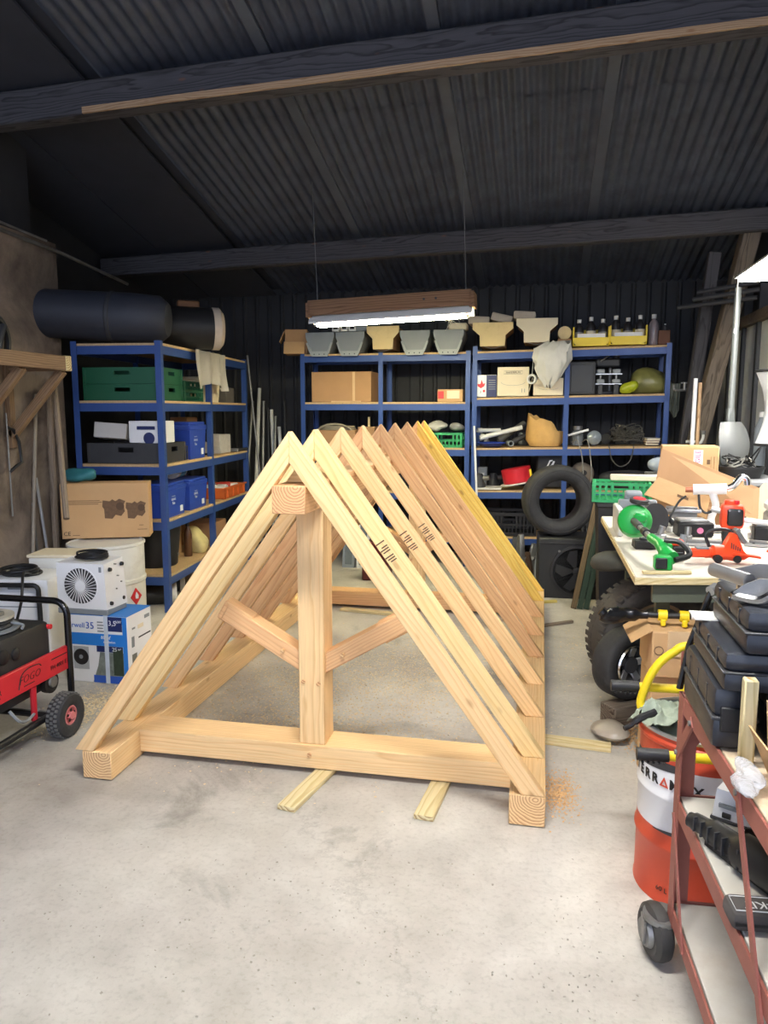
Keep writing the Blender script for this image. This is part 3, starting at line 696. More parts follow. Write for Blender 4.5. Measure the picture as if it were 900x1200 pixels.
# ================================================================== shelving along the left
LP = Vector((-2.69, 5.07, 0)); LRZ = rad(95.2); LD = Vector((math.cos(LRZ), math.sin(LRZ), 0)); LN = Vector((-math.sin(LRZ), math.cos(LRZ), 0))
shelf_unit('blue boltless shelving with green crates and blue lidded boxes', LP, LRZ, (0, 1.02, 2.05), .68, (.285, .70, 1.11, 1.575, 1.985), 2.0)
def LS(x_px, yoff=.0):
    """distance along the left shelving of the pixel column x_px, yoff behind its front"""
    d = ray(x_px, 500); p = LP+LN*yoff
    det = d.x*(-LD.y)+LD.x*d.y
    t = (p.x*(-LD.y)+LD.x*p.y)/det
    q = Vector((d.x*t, d.y*t, 0)); return (q-p).dot(LD)
def LW(s_, yoff, z): 
    v = LP+LD*s_+LN*yoff; return (v.x, v.y, z)
ZL = (.286, .701, 1.111, 1.576, 1.986)
# green crates, top
gg = 'green crates on the left shelving'
for k in range(2):
    crate('green plastic crate in the taller stack beside the corner post, %s' % ('upper one' if k else 'lower one'), LW(.27, .34, ZL[3]+k*.122), .4, .58, .12, CRATEG, LRZ, gg, solid=True)
for k in range(2):
    crate('slotted green crate next to the draped cloth, %s' % ('top of its stack' if k else 'bottom of its stack'), LW(.72, .30, ZL[3]+k*.082), .4, .5, .08, CRATEG, LRZ, gg)
bk = thing('plastic_tub', 'cream plastic tub under the draped cloth on left shelving', 'tub', LW(1.27, .2, ZL[3]), LRZ)
part(B().hexa([(-.13, -.13, 0), (.13, -.13, 0), (.13, .13, 0), (-.13, .13, 0), (-.15, -.15, .2), (.15, -.15, .2), (.15, .15, .2), (-.15, .15, .2)]), 'body', CREAM, bk)
part(B().bx(-.16, .16, -.16, .16, .195, .22, .006), 'lid', CREAM, bk)
carton('dark grey carton at the far end of the crate shelf', LW(1.78, .2, ZL[3]), .24, .24, .14, LRZ, mat('grey_carton', (96, 92, 88), .8), False)
# draped translucent cloth hanging from the top board
def cloth(name, label, cat, m, loc, rz, wid, drop, seed, amp=.02, n=18, k=14, topw=1.):
    rnd = random.Random(seed); b = B(); ph = [rnd.uniform(0, 6) for _ in range(4)]; g = []
    for j in range(k+1):
        v = j/k; row = []
        for i in range(n+1):
            u = i/n-.5; ww = wid*(topw+(1-topw)*v)
            row.append(b.bm.verts.new((u*ww, -amp*(.3+v)*(math.sin(u*19+ph[0])+.6*math.sin(u*37+ph[1]+v*3)), -drop*v*(1+.12*math.sin(u*7+ph[2])))))
        g.append(row)
    for j in range(k):
        for i in range(n): b.bm.faces.new((g[j][i], g[j][i+1], g[j+1][i+1], g[j+1][i]))
    return single(b, name, m, label, cat, loc, rz, smooth=60)
cloth('dust_cloth', 'pale translucent sheet draped over the edge of left shelving', 'cloth', mat('pale_sheet', (186, 182, 172), .7, 0, .12, 8, alpha=.9), LW(.92, -.045, 1.985), LRZ, .72, .28, 5, .02)
# second level: dark crate with cartons, blue box, small boxes
dk = crate('dark grey crate holding two white cartons on left shelving', LW(.28, .34, ZL[2]), .40, .58, .15, DGREY, LRZ, solid=True)
c1 = carton('crumpled grey white carton tipped on the dark crate', LW(.17, .47, ZL[2]+.178), .22, .24, .11, 0, mat('grey_white_carton', (186, 184, 180), .8, 0, .08), False, rot=(rad(4), rad(6), LRZ+rad(8)))
c2 = carton('white appliance carton with dark printed label on the dark crate', LW(.19, .18, ZL[2]+.152), .22, .26, .16, LRZ-rad(3), WHITE, False)
lb = part(B().bx(-.12-.0, -.1105, -.08, .06, .10, .125), 'label_print', INKNAVY, c2)
part(B().cyl((-.1115, -.03, .035), (-.1085, -.03, .035), .045, n=20), 'round_print', INKNAVY, c2)
wb_ = thing('wire_basket', 'small black wire basket beside the blue lidded box', 'basket', LW(.521, .12, ZL[2]), LRZ)
for z in (.004, .06, .11):
    part(B().tube([(-.02, -.08, z), (.02, -.08, z), (.02, .08, z), (-.02, .08, z)], .003, 5, closed=True), 'wire_ring', DGREY, wb_)
for q in range(8):
    a_ = q*math.pi/4; x_, y_ = max(-.02, min(.02, .08*math.cos(a_))), max(-.08, min(.08, .11*math.sin(a_)))
    part(B().cyl((x_, y_, .002), (x_, y_, .112), .0025, n=5), 'wire', DGREY, wb_)
gb = 'blue lidded boxes on the left shelving'
lidded_box('blue lidded box alone above the other blue boxes', LW(.74, .16, ZL[2]), .38, .28, .30, LRZ, gb)
lidded_box('blue lidded box beside the corner post above the black bucket', LW(.235, .16, ZL[1]), .40, .28, .26, LRZ, gb)
lidded_box('blue lidded box with a white tub on its lid', LW(.71, .16, ZL[1]), .42, .28, .25, LRZ, gb)
q = LW(.70, .2, ZL[1]+.253)
tu = thing('white_tub', 'white printed tub lying on a blue lidded box', 'tub', (q[0], q[1], q[2]+.055), LRZ)
part(B().lathe([(.045, -.1), (.055, -.09), (.055, .07), (.05, .1)], ax=(1, 0, 0), n=16), 'body', CREAM, tu)
part(B().lathe([(.0565, -.04), (.0565, .06)], ax=(1, 0, 0), n=16, cap=False), 'label_band', mat('blue_green_print', (110, 160, 180), .6), tu)
part(B().lathe([(.058, -.125), (.06, -.12), (.06, -.09)], ax=(1, 0, 0), n=16), 'lid', WHITE, tu)
single(B().bx(-.03, .03, -.03, .03, 0, .2, .004), 'paper_box', CREAM, 'narrow white box between blue lidded box and shelf post', 'box', LW(.965, .1, ZL[2]), LRZ)
fan_ = thing('small_fan', 'small clip fan with a pale round face on left shelving', 'fan', LW(1.23, .12, ZL[2]), LRZ)
part(B().lathe([(.05, 0), (.04, .015)], n=14), 'base', BLACK, fan_); part(B().cyl((0, 0, .01), (0, 0, .12), .008), 'stem', BLACK, fan_)
part(B().lathe([(.045, -.02), (.05, .0), (.045, .02)], o=(0, -.005, .16), ax=(0, 1, 0), n=18), 'head', BLACK, fan_)
part(B().lathe([(.032, 0), (.028, .008)], o=(0, -.03, .16), ax=(0, -1, 0), n=18), 'face', INKW, fan_)
cz = carton('small white grey carton on left shelving by the fan', LW(1.55, .16, ZL[2]), .24, .2, .17, LRZ-.1, mat('speckle_carton', (190, 188, 182), .8, 0, .2, 30), False)
carton('brown grey carton standing behind the small white carton', LW(1.45, .42, ZL[2]), .26, .16, .33, LRZ, CARD2, False)
hm = thing('hammer', 'hammer lying on the far end of left shelving board', 'hammer', LW(1.86, .05, ZL[2]+.018), LRZ)
part(B().cyl((-.12, 0, 0), (.16, -.05, 0), .012), 'handle', DGREY, hm); part(B().beam((-.12, -.05, 0), (-.12, .06, 0), .03, .03), 'head', DULL, hm)
# orange tray with bottles
tr = thing('orange_tray', 'orange plastic tray of bottles on left shelving', 'tray', LW(1.62, .2, ZL[1]), LRZ)
for bx_ in ((-.3, .3, -.2, .2, 0, .012), (-.3, .3, -.2, -.188, 0, .1), (-.3, .3, .188, .2, 0, .1), (-.3, -.288, -.2, .2, 0, .1), (.288, .3, -.2, .2, 0, .1)):
    part(B().bx(*bx_, .002), 'tray_wall', OTRAY, tr)
for bx_ in ((-.315, .315, -.215, -.188, .09, .105), (-.315, .315, .188, .215, .09, .105)): part(B().bx(*bx_, .002), 'rim', OTRAY, tr)
for q in range(4): part(B().bx(-.25+q*.16, -.235+q*.16, -.212, -.195, .01, .095), 'rib', OTRAY, tr)
rnd = random.Random(3)
for q in range(7):
    m_ = (WHITE, WHITED, INKW, BLACK, WHITE, mat('red_bottle', (190, 60, 50), .5), WHITED)[q]
    p = LW(1.43+.066*q, .09+.08*(q % 2)+.02*q % .1, ZL[1]+.07+.018*(q % 2))
    lo = ['white bottle lying in the orange tray nearest the shelf post', 'dull white bottle lying in the orange tray, second along', 'white bottle lying across the middle of the orange tray', 'black bottle lying in the orange tray', 'white bottle lying past the black bottle in the tray', 'red bottle lying in the orange tray', 'dull white bottle lying at the far end of the tray'][q]
    bt = thing('bottle', lo, 'bottle', p, 0, 'bottles in the orange tray', rot=(rad(90), 0, LRZ+rad(20+35*q)))
    part(B().lathe([(.028, -.07), (.032, -.06), (.032, .03), (.014, .06), (.013, .07)], n=12), 'body', m_, bt); part(B().lathe([(.016, .065), (.016, .09)], n=10), 'cap', WHITE if q != 3 else INKRED, bt)
pole('pale wooden stick leaning behind the orange tray', LW(1.45, .45, ZL[1]+.30), LW(1.62, .45, ZL[1]+.012), .012, SHELFWOOD, 'wood_stick', 'stick', grain=True)
# black bucket and papers below
bu = thing('black_bucket', 'tall black plastic bucket on the lowest board of left shelving', 'bucket', LW(.36, .26, ZL[0]), LRZ)
part(B().lathe([(.155, 0), (.165, .01), (.2, .34), (.215, .342), (.215, .36), (.195, .36), (.188, .34), (.15, .02), (.0, .02)], n=28, cap=False), 'body', BLACK, bu)
part(B().lathe([(.192, .285), (.1, .31), (.0, .29)], n=14), 'contents', DGREY, bu)
text('70 l', .03, GREY, bu, (-.0, -.185, .09), (rad(84), 0, 0))
bottle('dark bottle with black cap beside the black bucket', LW(.73, .14, ZL[0]), .035, .3, mat('brown_bottle', (92, 62, 40), .3), BLACK)
carton('opened cardboard packet behind the dark bottle', LW(.80, .36, ZL[0]), .2, .2, .3, LRZ, CARD, False)
single(B().blob((0, 0, .09), (.1, .09, .11), 4, .3, 3, .0), 'crumpled_paper', mat('yellow_paper', (214, 200, 140), .8, 0, .2, 14), 'crumpled yellow white paper on lowest board of left shelving', 'paper', LW(.93, .14, ZL[0]+.002))
carton('brown carton on lowest board past the crumpled paper', LW(1.4, .24, ZL[0]), .36, .3, .2, LRZ, CARD2, False)
# floor level under the shelving
for s_, yo, ln_, lb_ in ((.22, .22, .3, 'white drum lamp lying under left shelving beside the corner post'), (.62, .3, .28, 'white cylinder lying under left shelving behind the drum lamp')):
    tc_ = thing('floor_lamp_drum', lb_, 'lamp', LW(s_, yo, .085), LRZ+rad(25))
    part(B().lathe([(.07, -ln_/2), (.085, -ln_/2+.02), (.085, ln_/2-.06)], ax=(0, 1, 0), n=22), 'body', BLACK, tc_)
    part(B().lathe([(.088, -ln_/2-.01), (.088, -ln_/2+.03)], ax=(0, 1, 0), n=22), 'rim', WHITED, tc_); part(B().lathe([(.085, ln_/2-.06), (.06, ln_/2), (.0, ln_/2)], ax=(0, 1, 0), n=22), 'back', DULL, tc_)
pole('thin pale pipe lying under left shelving', LW(.2, .05, .02), LW(1.5, .1, .02), .014, WHITED, 'pipe', 'pipe')
# on top: rolled tarpaulin and black drum with white rim
q = LW(.25, .42, 2.19)
rp = thing('rolled_tarp', 'big dark grey rolled tarpaulin on top of left shelving', 'tarpaulin', (-3.45, 5.05, 2.20), rad(14))
pr = [(.02, -.55), (.15, -.54), (.17, -.45), (.175, 0), (.18, .5), (.17, .70), (.12, .76), (.02, .77)]
part(B().lathe(pr, ax=(1, 0, -.05), n=26), 'roll', mat('tarp_grey', (44, 47, 56), .6, 0, .15, 4, bump=.3, bscale=12), rp)
for xx in (-.2, .35): part(B().lathe([(.177, -.01), (.185, 0), (.185, .02), (.177, .03)], o=(xx, 0, -xx*.05), ax=(1, 0, -.05), n=26), 'tie_cord', DGREY, rp)
dr_ = thing('black_drum_lamp', 'black barrel with white rim lying on top of left shelving', 'barrel', (-2.80, 5.66, 2.153), rad(34))
part(B().lathe([(.0, -.3), (.12, -.3), (.165, -.28), (.165, .22)], ax=(1, 0, 0), n=26), 'barrel', BLACK, dr_)
part(B().lathe([(.16, .21), (.167, .215), (.167, .27), (.13, .30), (.0, .30)], ax=(1, 0, 0), n=26), 'rim', mat('pale_rim', (200, 184, 164), .6), dr_)
part(B().bx(-.05, .12, -.03, .03, .155, .21, .01), 'handle', mat('brown_strap', (120, 82, 52), .7), dr_)
pole('grey rod leaning from the floor against left shelving end', (-2.80, 7.42, .006), (-2.96, 7.36, 2.06), .012, DULL, 'steel_rod', 'rod')
# bundle of pipes leaning in the back corner
rnd = random.Random(11)
PIPES = [(296, 470, 299, 0), (304, 455, 312, 1), (309, 470, 318, 0), (314, 478, 322, 2), (318, 480, 330, 1), (323, 488, 338, 0), (290, 480, 296, 2), (333, 470, 326, 2), (327, 500, 345, 1)]
PLAB = ['dull steel pipe in the corner bundle, beside the left shelving post', 'pale plastic pipe in the corner bundle, tallest of its kind', 'dull steel pipe between two pale plastic pipes in the corner',
        'dark iron rod in the middle of the corner bundle', 'pale plastic pipe in the middle of the corner bundle', 'dull steel pipe in the corner bundle, toward the back shelving',
        'dark iron rod touching the left shelving end', 'dark iron rod nearest to the back shelving with grey bins', 'short pale plastic pipe nearest to the back shelving with grey bins']
for k, (xt, yt, xb, mm) in enumerate(PIPES):
    a = py(xt, yt, 7.86); f = Vector((min(-2.45, a.x+.02+.012*k), 7.42+.045*((k*2) % 9), .002))
    pole(PLAB[k], a, f, (.016, .02, .01)[mm], (DULL, WHITED, DGREY)[mm], ('steel_pipe', 'plastic_pipe', 'iron_rod')[mm], 'pipe', 'pipes leaning in the back corner')

# ================================================================== generator
ge = thing('generator', 'red and black petrol generator on wheels', 'generator', (-2.5, 2.7, 0))
def G(b, n, m, lab=None): 
    for v in b.bm.verts: v.co -= Vector((-2.5, 2.7, 0))
    return part(b, n, m, ge, lab)
gx = -2.2
pn = G(B().bx(gx-.02, gx, 2.15, 3.13, .272, .386, .003), 'side_panel', RED, 'red panel with black lettering')
def gt(s_, sz, y, z, **kw): return text(s_, sz, INK, pn, (gx+.0012+2.5, y-2.7, z), RIGHTF, **kw)
gt('GENERATOR', .034, 2.55, .322); gt('FOGO', .05, 2.83, .328, shear=.3, bold=-.0008); gt('FH 4001 E', .028, 3.035, .316)
part(B().bx(gx+.5-.2+2.2-.0005, 2.5+gx+.0012, 2.98-2.7, 3.10-2.7, .354, .358), 'rule', INK, pn) if False else None
G(B().bx(gx, gx+.0012, 2.985, 3.10, .353, .358), 'printed_line', INK)
G(B().tube(spline([(gx+.001, 2.755, .295), (gx+.001, 2.775, .35), (gx+.001, 2.82, .37), (gx+.001, 2.89, .368), (gx+.001, 2.91, .355)], 5), .0025, 5), 'emblem_arc', INK)
G(B().bx(gx, gx+.0012, 2.79, 2.86, .296, .300), 'emblem_line', INK)
G(B().bx(gx, gx+.0012, 2.44, 2.64, .298, .302), 'printed_line', INK)
for y in (3.12, 2.2):      # hoops
    pts = [(-2.2, y, .09), (-2.2, y, .53)]+arc((-2.27, y, .53), .07, 0, math.pi/2, 6)+arc((-2.83, y, .53), .07, math.pi/2, math.pi, 6)+[(-2.9, y, .09)]
    G(B().tube(pts, .016, 10), 'frame_hoop', BLACKG)
for x in (-2.2, -2.9): G(B().tube([(x, 2.1, .1), (x, 3.16, .1)], .016, 10), 'base_rail', BLACK)
for y in (2.3, 2.95): G(B().tube([(-2.9, y, .1), (-2.2, y, .1)], .014, 8), 'cross_rail', BLACK)
G(B().bx(-2.82, -2.27, 2.25, 2.62, .13, .50, .02), 'engine_block', DGREY)
hz = G(B().bx(-2.8, -2.24, 2.63, 3.05, .2, .53, .03, seg=2), 'engine_housing', mat('gen_black', (40, 41, 42), .55, 0, .2, 14, dirt=(70, 68, 62)))
for k in range(6): part(B().bx(-2.24+2.5, -2.235+2.5, 2.36-2.7, 2.60-2.7, .40+k*.016, .408+k*.016), 'cooling_rib', BLACK, hz)
for (y, z, r) in ((2.72, .45, .035), (2.80, .44, .03)):
    part(B().lathe([(r, 0), (r*.9, .012), (r*.5, .02), (0, .022)], o=(.255, y-2.7, z), ax=(1, 0, 0), n=18), 'gauge', BLACK, hz)
part(B().lathe([(.014, 0), (.012, .012), (0, .014)], o=(.255, 2.55-2.7, .43), ax=(1, 0, 0), n=12), 'knob', DULL, hz)
part(B().cyl((.255, 3.03-2.7, .50), (.275, 3.03-2.7, .50), .012, n=10), 'fuel_tap', INKRED, hz)
part(B().lathe([(.05, 0), (.05, .03), (.02, .034)], o=(.255, 3.0-2.7, .24), ax=(1, 0, 0), n=16), 'recoil_cover', BLACK, hz)
G(B().lathe([(.03, 0), (.026, .012)], o=(-2.215, 3.0, .245), ax=(1, 0, 0), n=12), 'spark_cap', DULL)
G(B().tube([(-2.21, 2.86, .27), (-2.22, 2.87, .11)], .014, 8), 'stay', RED)
G(B().tube(spline([(-2.21, 2.70, .22), (-2.18, 2.72, .17), (-2.2, 2.8, .14), (-2.22, 2.9, .15)], 5), .007, 6), 'fuel_hose', GREY)
for xx in (-2.13, -2.97):
    wh = G(B().lathe([(.045, -.03), (.05, -.035), (.075, -.042), (.095, -.036), (.103, -.02), (.103, .02), (.095, .036), (.075, .042), (.05, .035), (.045, .03)], o=(xx, 2.965, .104), ax=(1, 0, 0), n=36, closed=True), 'wheel', RUBBER)
    for k in range(30):
        a_ = 2*math.pi*k/30
        for s_ in (-1, 0, 1):
            c = Vector((xx+2.5+s_*.019, 2.965-2.7+math.cos(a_+s_*.1)*.103, .104+math.sin(a_+s_*.1)*.103))
            d = Vector((0, math.cos(a_), math.sin(a_)))
            part(B().beam(c-Vector((.007, 0, 0)), c+Vector((.007, 0, 0)), .012, .006, d), 'tread_block', mat('tread_grey', (98, 98, 96), .8), wh)
    part(B().lathe([(.046, -.02), (.046, .03), (.038, .032), (.03, .018), (.02, .018), (.018, .04), (0, .042)], o=(xx+2.5, .265, .104), ax=(1 if xx > -2.5 else -1, 0, 0), n=24), 'hub', mat('hub_pink', (206, 120, 120), .5), wh)
    for k in range(5):
        a_ = 2*math.pi*k/5; part(B().bx(-.001, .0015, -.005, .005, .019, .031, M=Matrix.Translation((xx+2.5+.031*(1 if xx > -2.5 else -1), .265, .104)) @ Matrix.Rotation(a_, 4, 'X')), 'hub_slot', INK, wh)
G(B().cyl((-3.0, 2.965, .104), (-2.1, 2.965, .104), .01), 'axle', DULL)
G(B().tube([(-2.24, 2.98, .09), (-2.3, 2.6, .03), (-2.34, 2.2, .02)], .012, 8), 'stand_bar', DULL)
rl = thing('cable_reel', 'grey reel of flat cable on top of the generator', 'reel', (-2.40, 2.82, .534))
part(B().lathe([(.135, 0), (.14, .004), (.14, .012), (.05, .012)], n=30), 'lower_flange', GREY, rl)
part(B().lathe([(.11, .01), (.115, .02), (.105, .03), (.118, .042), (.1, .055)], n=30), 'wound_cable', DGREY, rl)
part(B().lathe([(.12, .054), (.12, .066), (.05, .066)], n=30), 'upper_flange', mat('reel_pale', (176, 172, 160), .6), rl)
part(B().bx(-.1, .08, -.04, .03, .064, .085, .004), 'bracket', DULL, rl)
part(B().tube(spline([(.1, .04, .03), (.15, .05, .02), (.17, .02, .012)], 5), .006, 6), 'cable_end', GREY, rl)

# ================================================================== white units, carton, drum, boxes
d1 = thing('dehumidifier', 'tall white dehumidifier with black trolley handle behind the generator', 'dehumidifier', (-2.96, 3.90, 0), rad(8))
part(B().bx(-.19, .17, -.16, .16, .04, .535, .02, seg=2), 'body', WHITE, d1)
part(B().bx(-.15, .13, -.12, .12, 0, .045), 'plinth', BLACK, d1)
part(B().bx(.0, .09, -.163, -.155, .405, .438, .003), 'grip_recess', BLACK, d1)
part(B().bx(-.07, .02, -.1625, -.158, .475, .495), 'name_plate', GREY, d1)
part(B().bx(-.17, .13, -.1625, -.159, .37, .375), 'seam', GREY, d1)
part(B().tube([(.14, -.2, .05), (.135, -.2, .48)]+arc((.105, -.2, .48), .03, 0, math.pi/2, 4)+[(-.1, -.2, .51)]+[(-.14, -.2, .48), (-.16, -.2, .05)], .014, 8), 'handle', BLACK, d1)
part(B().bx(-.17, .15, -.2, -.15, .05, .07), 'handle_foot', BLACK, d1)
coil('black cable heaped on top of the tall white dehumidifier', (-3.02, 3.86, .537), .11, CABLE, .008, 5, 2, tail=[(.12, -.12, .04), (.16, -.19, .0), (.17, -.22, -.1), (.14, -.225, -.2), (.12, -.225, -.27)])
d3 = thing('dehumidifier', 'second white unit wedged between dehumidifier and the drum', 'dehumidifier', (-2.99, 4.225, 0), rad(10))
part(B().bx(-.16, .18, -.13, .11, .0, .60, .02, seg=2), 'body', WHITED, d3)
part(B().bx(-.165, .185, -.135, .115, .59, .61, .004), 'lid', CREAM, d3)
ca = thing('appliance_carton', 'blue and white printed air cooler carton on floor under white unit', 'box', (-2.19, 3.62, 0), 0)
W_, D_, H_ = .38, .26, .385
part(B().bx(-W_, 0, 0, D_, 0, H_, .004), 'body', WHITE, ca)
def cf(x0, x1, z0, z1, m, e=.0012, nm='print_panel'): return part(B().bx(x0, x1, -e, .0, z0, z1), nm, m, ca)
cf(-W_+.002, -.002, .215, .283, INKSKY); cf(-.028, -.002, .003, .215, INKSKY); cf(-.028, -.002, .283, .34, INKSKY)
cf(-.122, -.002, .34, .382, INKSKY, .001); cf(-.118, -.03, .30, .381, INKNAVY, .0016)
cf(-.19, -.03, .18, .214, INKNAVY, .0014)
part(B().prism([(-.22, .004), (-.185, .10), (-.17, .178), (-.10, .178), (-.028, .178), (-.028, .004)], -.0012, 0, 'Y'), 'photo_print', mat('photo_print', (120, 128, 120), .5, 0, .9, 22), ca)
cf(-.215, -.03, .003, .045, INKBLUE, .0015); cf(-.09, -.03, .05, .2, mat('photo_tree', (52, 66, 48), .5, 0, .6, 30), .0017)
cf(-.335, -.24, .075, .205, mat('photo_unit', (170, 174, 176), .5, 0, .1), .0014)
part(B().lathe([(.046, 0), (.046, .0022)], o=(-.288, 0, .145), ax=(0, -1, 0), n=24), 'printed_fan', INK, ca); part(B().lathe([(.012, 0), (.012, .0028)], o=(-.288, 0, .145), ax=(0, -1, 0), n=16), 'printed_hub', GREY, ca)
text('Airwell', .04, INKBLUE, ca, (-.315, -.0014, .325), FRONT); text('35', .055, INKBLUE, ca, (-.225, -.0014, .325), FRONT)
for k in range(4): cf(-.18, -.115+.01*(k % 2)-.03, .345-k*.017, .352-k*.017, GREY, .0012, 'printed_line')
text('3,5', .04, INKW, ca, (-.088, -.002, .345), FRONT); text('kW', .022, INKW, ca, (-.05, -.002, .355), FRONT)
text("80° d'", .026, INKW, ca, (-.13, -.0016, .262), FRONT); text('oscillation', .018, INKW, ca, (-.11, -.0016, .238), FRONT)
text('25', .03, INKW, ca, (-.08, -.002, .197), FRONT); text('m²', .018, INKW, ca, (-.05, -.002, .2), FRONT)
part(B().bx(-W_, 0, .0, D_, H_-.001, H_+.0015), 'top_print', INKSKY, ca)
for (y0, y1, z0, z1, mm) in ((.10, .17, .2, .26, GREY), (.1, .22, .09, .16, mat('side_photo', (110, 112, 104), .6, 0, .4, 20)), (.1, .22, .01, .06, MATS['side_photo']), (.28, .6, .235, .243, INK), (.12, .2, .30, .31, GREY), (.45, .58, .33, .35, GREY)):
    part(B().bx(0, .0013, y0*.41, y1*.41, z0, z1), 'side_print', mm, ca)
part(B().bx(0, .0015, .11, .17, .29, .312, .0), 'hand_slot', CREAM, ca)
part(B().bx(-.14, -.115, -.0022, .0, 0, H_+.003), 'tape', mat('clear_tape', (206, 216, 226), .2), ca)
ac = thing('air_cooler', 'white air cooler with round slatted fan grille on the blue carton', 'air cooler', (-2.295, 3.622, .387), 0)
part(B().hexa([(-.31, 0, .03), (-.01, 0, .03), (.0, .19, .03), (-.31, .19, .03), (-.31, 0, .285), (-.02, 0, .285), (-.02, .19, .295), (-.31, .19, .295)]), 'body', WHITE, ac)
part(B().bx(-.312, -.005, -.004, .19, 0, .032, .004), 'base_band', GREY, ac)
part(B().lathe([(.10, 0), (.10, .003), (.03, .003)], o=(-.165, .001, .16), ax=(0, -1, 0), n=40), 'grille_dish', mat('grille_dark', (58, 58, 60), .6), ac)
for k in range(30):
    a_ = 2*math.pi*k/30; u = Vector((math.cos(a_), 0, math.sin(a_))); v = Vector((math.cos(a_+.35), 0, math.sin(a_+.35))); c = Vector((-.165, -.0045, .16))
    part(B().beam(c+u*.03, c+v*.098, .003, .0045, (0, 1, 0)), 'grille_blade', WHITE, ac)
part(B().lathe([(.03, 0), (.03, .006), (.0, .008)], o=(-.165, -.001, .16), ax=(0, -1, 0), n=24), 'grille_hub', WHITE, ac)
part(B().lathe([(.106, 0), (.106, .004), (.099, .004), (.099, 0)], o=(-.165, .001, .16), ax=(0, -1, 0), n=40, closed=True), 'grille_rim', WHITE, ac)
for (y, z) in ((.04, .06), (.16, .065), (.04, .25), (.16, .26)):
    part(B().lathe([(.012, 0), (.01, .014), (.0, .015)], o=(-.013, y, z), ax=(1, 0, 0), n=12), 'rubber_foot', BLACK, ac)
for (y, z) in ((.1, .13), (.12, .2), (.1, .27), (.15, .16)): part(B().cyl((-.03, y, z), (-.004, y, z), .004, n=8), 'screw', DULL, ac)
part(B().bx(-.05, -.035, -.002, .001, .24, .27), 'brand_mark', GREY, ac)
coil('black flex coiled on top of the white air cooler', Matrix.Translation((-2.295, 3.622, .684)) @ Vector((-.15, .10, 0)), .08, CABLE, .007, 6, 5, tall=.03)
wd = thing('white_drum', 'white steel drum with red flame diamond under the cardboard box', 'drum', (-2.93, 4.63, 0))
part(B().lathe([(.0, 0), (.25, 0), (.256, .008), (.256, .02), (.25, .03), (.25, .33), (.258, .34), (.258, .36), (.25, .37), (.25, .585), (.258, .592), (.258, .605), (.25, .61), (.248, .60), (0, .598)], n=48, cap=False), 'body', WHITED, wd)
dn = Vector((math.cos(rad(-14)), math.sin(rad(-14)), 0)); tn = Vector((0, 0, 1)).cross(dn)
c = dn*.2515+Vector((0, 0, .245)); zz_ = Vector((0, 0, .06))
part(B().hexa([c-tn*.048, c-zz_, c+tn*.048, c+zz_, c-tn*.048+dn*.009, c-zz_+dn*.003, c+tn*.048+dn*.009, c+zz_+dn*.003]), 'hazard_diamond', INKRED, wd)
fl = c+dn*.008
part(B().tube([fl+Vector((0, 0, -.012)), fl+Vector((0, 0, .008)), fl+Vector((0, 0, .032))], [.012, .014, .001], 8), 'flame_mark', INKW, wd)
a, b_ = pz(73, 632, .612), pz(176, 629, .612); e = (b_-a); wbx = e.length; rzb = math.atan2(e.y, e.x)
pb = thing('pump_carton', 'cardboard box printed with two pumps on the white drum', 'box', (a.x, a.y, .612), rzb)
BH, BD = .385, .18
part(B().bx(0, wbx, 0, BD, 0, BH, .004), 'body', CARD, pb)
part(B().bx(.003, wbx-.003, .003, BD/2-.001, BH-.001, BH+.003), 'flap', CARD, pb); part(B().bx(.003, wbx-.003, BD/2+.001, BD-.003, BH-.001, BH+.003), 'flap', CARD, pb)
for k, (cx, cz) in enumerate(((.60, .205), (.85, .195))):
    x0 = cx*wbx; s_ = .92-.1*k
    pb_ = part(B().prism([(x0-.07*s_, cz-.07*s_), (x0-.015*s_, cz-.075*s_), (x0+.01*s_, cz-.045*s_), (x0+.05*s_, cz-.055*s_), (x0+.078*s_, cz-.02*s_), (x0+.07*s_, cz+.03*s_), (x0+.085*s_, cz+.06*s_), (x0+.04*s_, cz+.078*s_), (x0+.012*s_, cz+.06*s_), (x0-.01*s_, cz+.075*s_), (x0-.03*s_, cz+.06*s_), (x0-.08*s_, cz+.068*s_), (x0-.085*s_, cz+.02*s_), (x0-.072*s_, cz)], -.0012, 0, 'Y'), 'pump_print', INKBROWN, pb)
    part(B().lathe([(.03*s_, 0), (.03*s_, .0016)], o=(x0+.045*s_, 0, cz+.02*s_), ax=(0, -1, 0), n=18), 'pump_print_disc', mat('ink_brown_dark', (86, 64, 46), .8), pb)
for k, l_ in enumerate((.52, .55, .5)):
    part(B().bx(.08*wbx, l_*wbx*.85, -.001, 0, .265-k*.012, .269-k*.012), 'printed_line', INKBROWN, pb)
text('CE', .04, INK, pb, (.06*wbx, -.0012, .035), FRONT); part(B().bx(.12*wbx, .2*wbx, -.001, 0, .022, .026), 'printed_line', INKBROWN, pb)
part(B().bx(.86*wbx, .97*wbx, -.001, 0, .055, .059), 'printed_line', INKBROWN, pb); part(B().bx(.88*wbx, .93*wbx, -.001, 0, .085, .089), 'printed_line', INKBROWN, pb)
for k in range(3): part(B().bx(-.001, 0, .05, .2, .27+k*.03, .285+k*.03), 'printed_bar', INKW, pb)
tq = pb.matrix_basis @ Vector((.13, .09, BH+.004))
single(B().blob((0, 0, .05), (.12, .06, .055), 8, .25, 3, .0), 'teal_bag', TEAL, 'crumpled teal plastic bag on the pump box', 'bag', tq)
pz_ = Vector((-3.28, 4.62, 0))
single(B().blob((0, 0, .26), (.06, .06, .26), 12, .12, 3, .0), 'blue_sack', mat('blue_sack', (60, 110, 150), .6, 0, .3, 8), 'slim blue sack standing between wall and the white drum', 'sack', (-3.31, 4.82, 0))
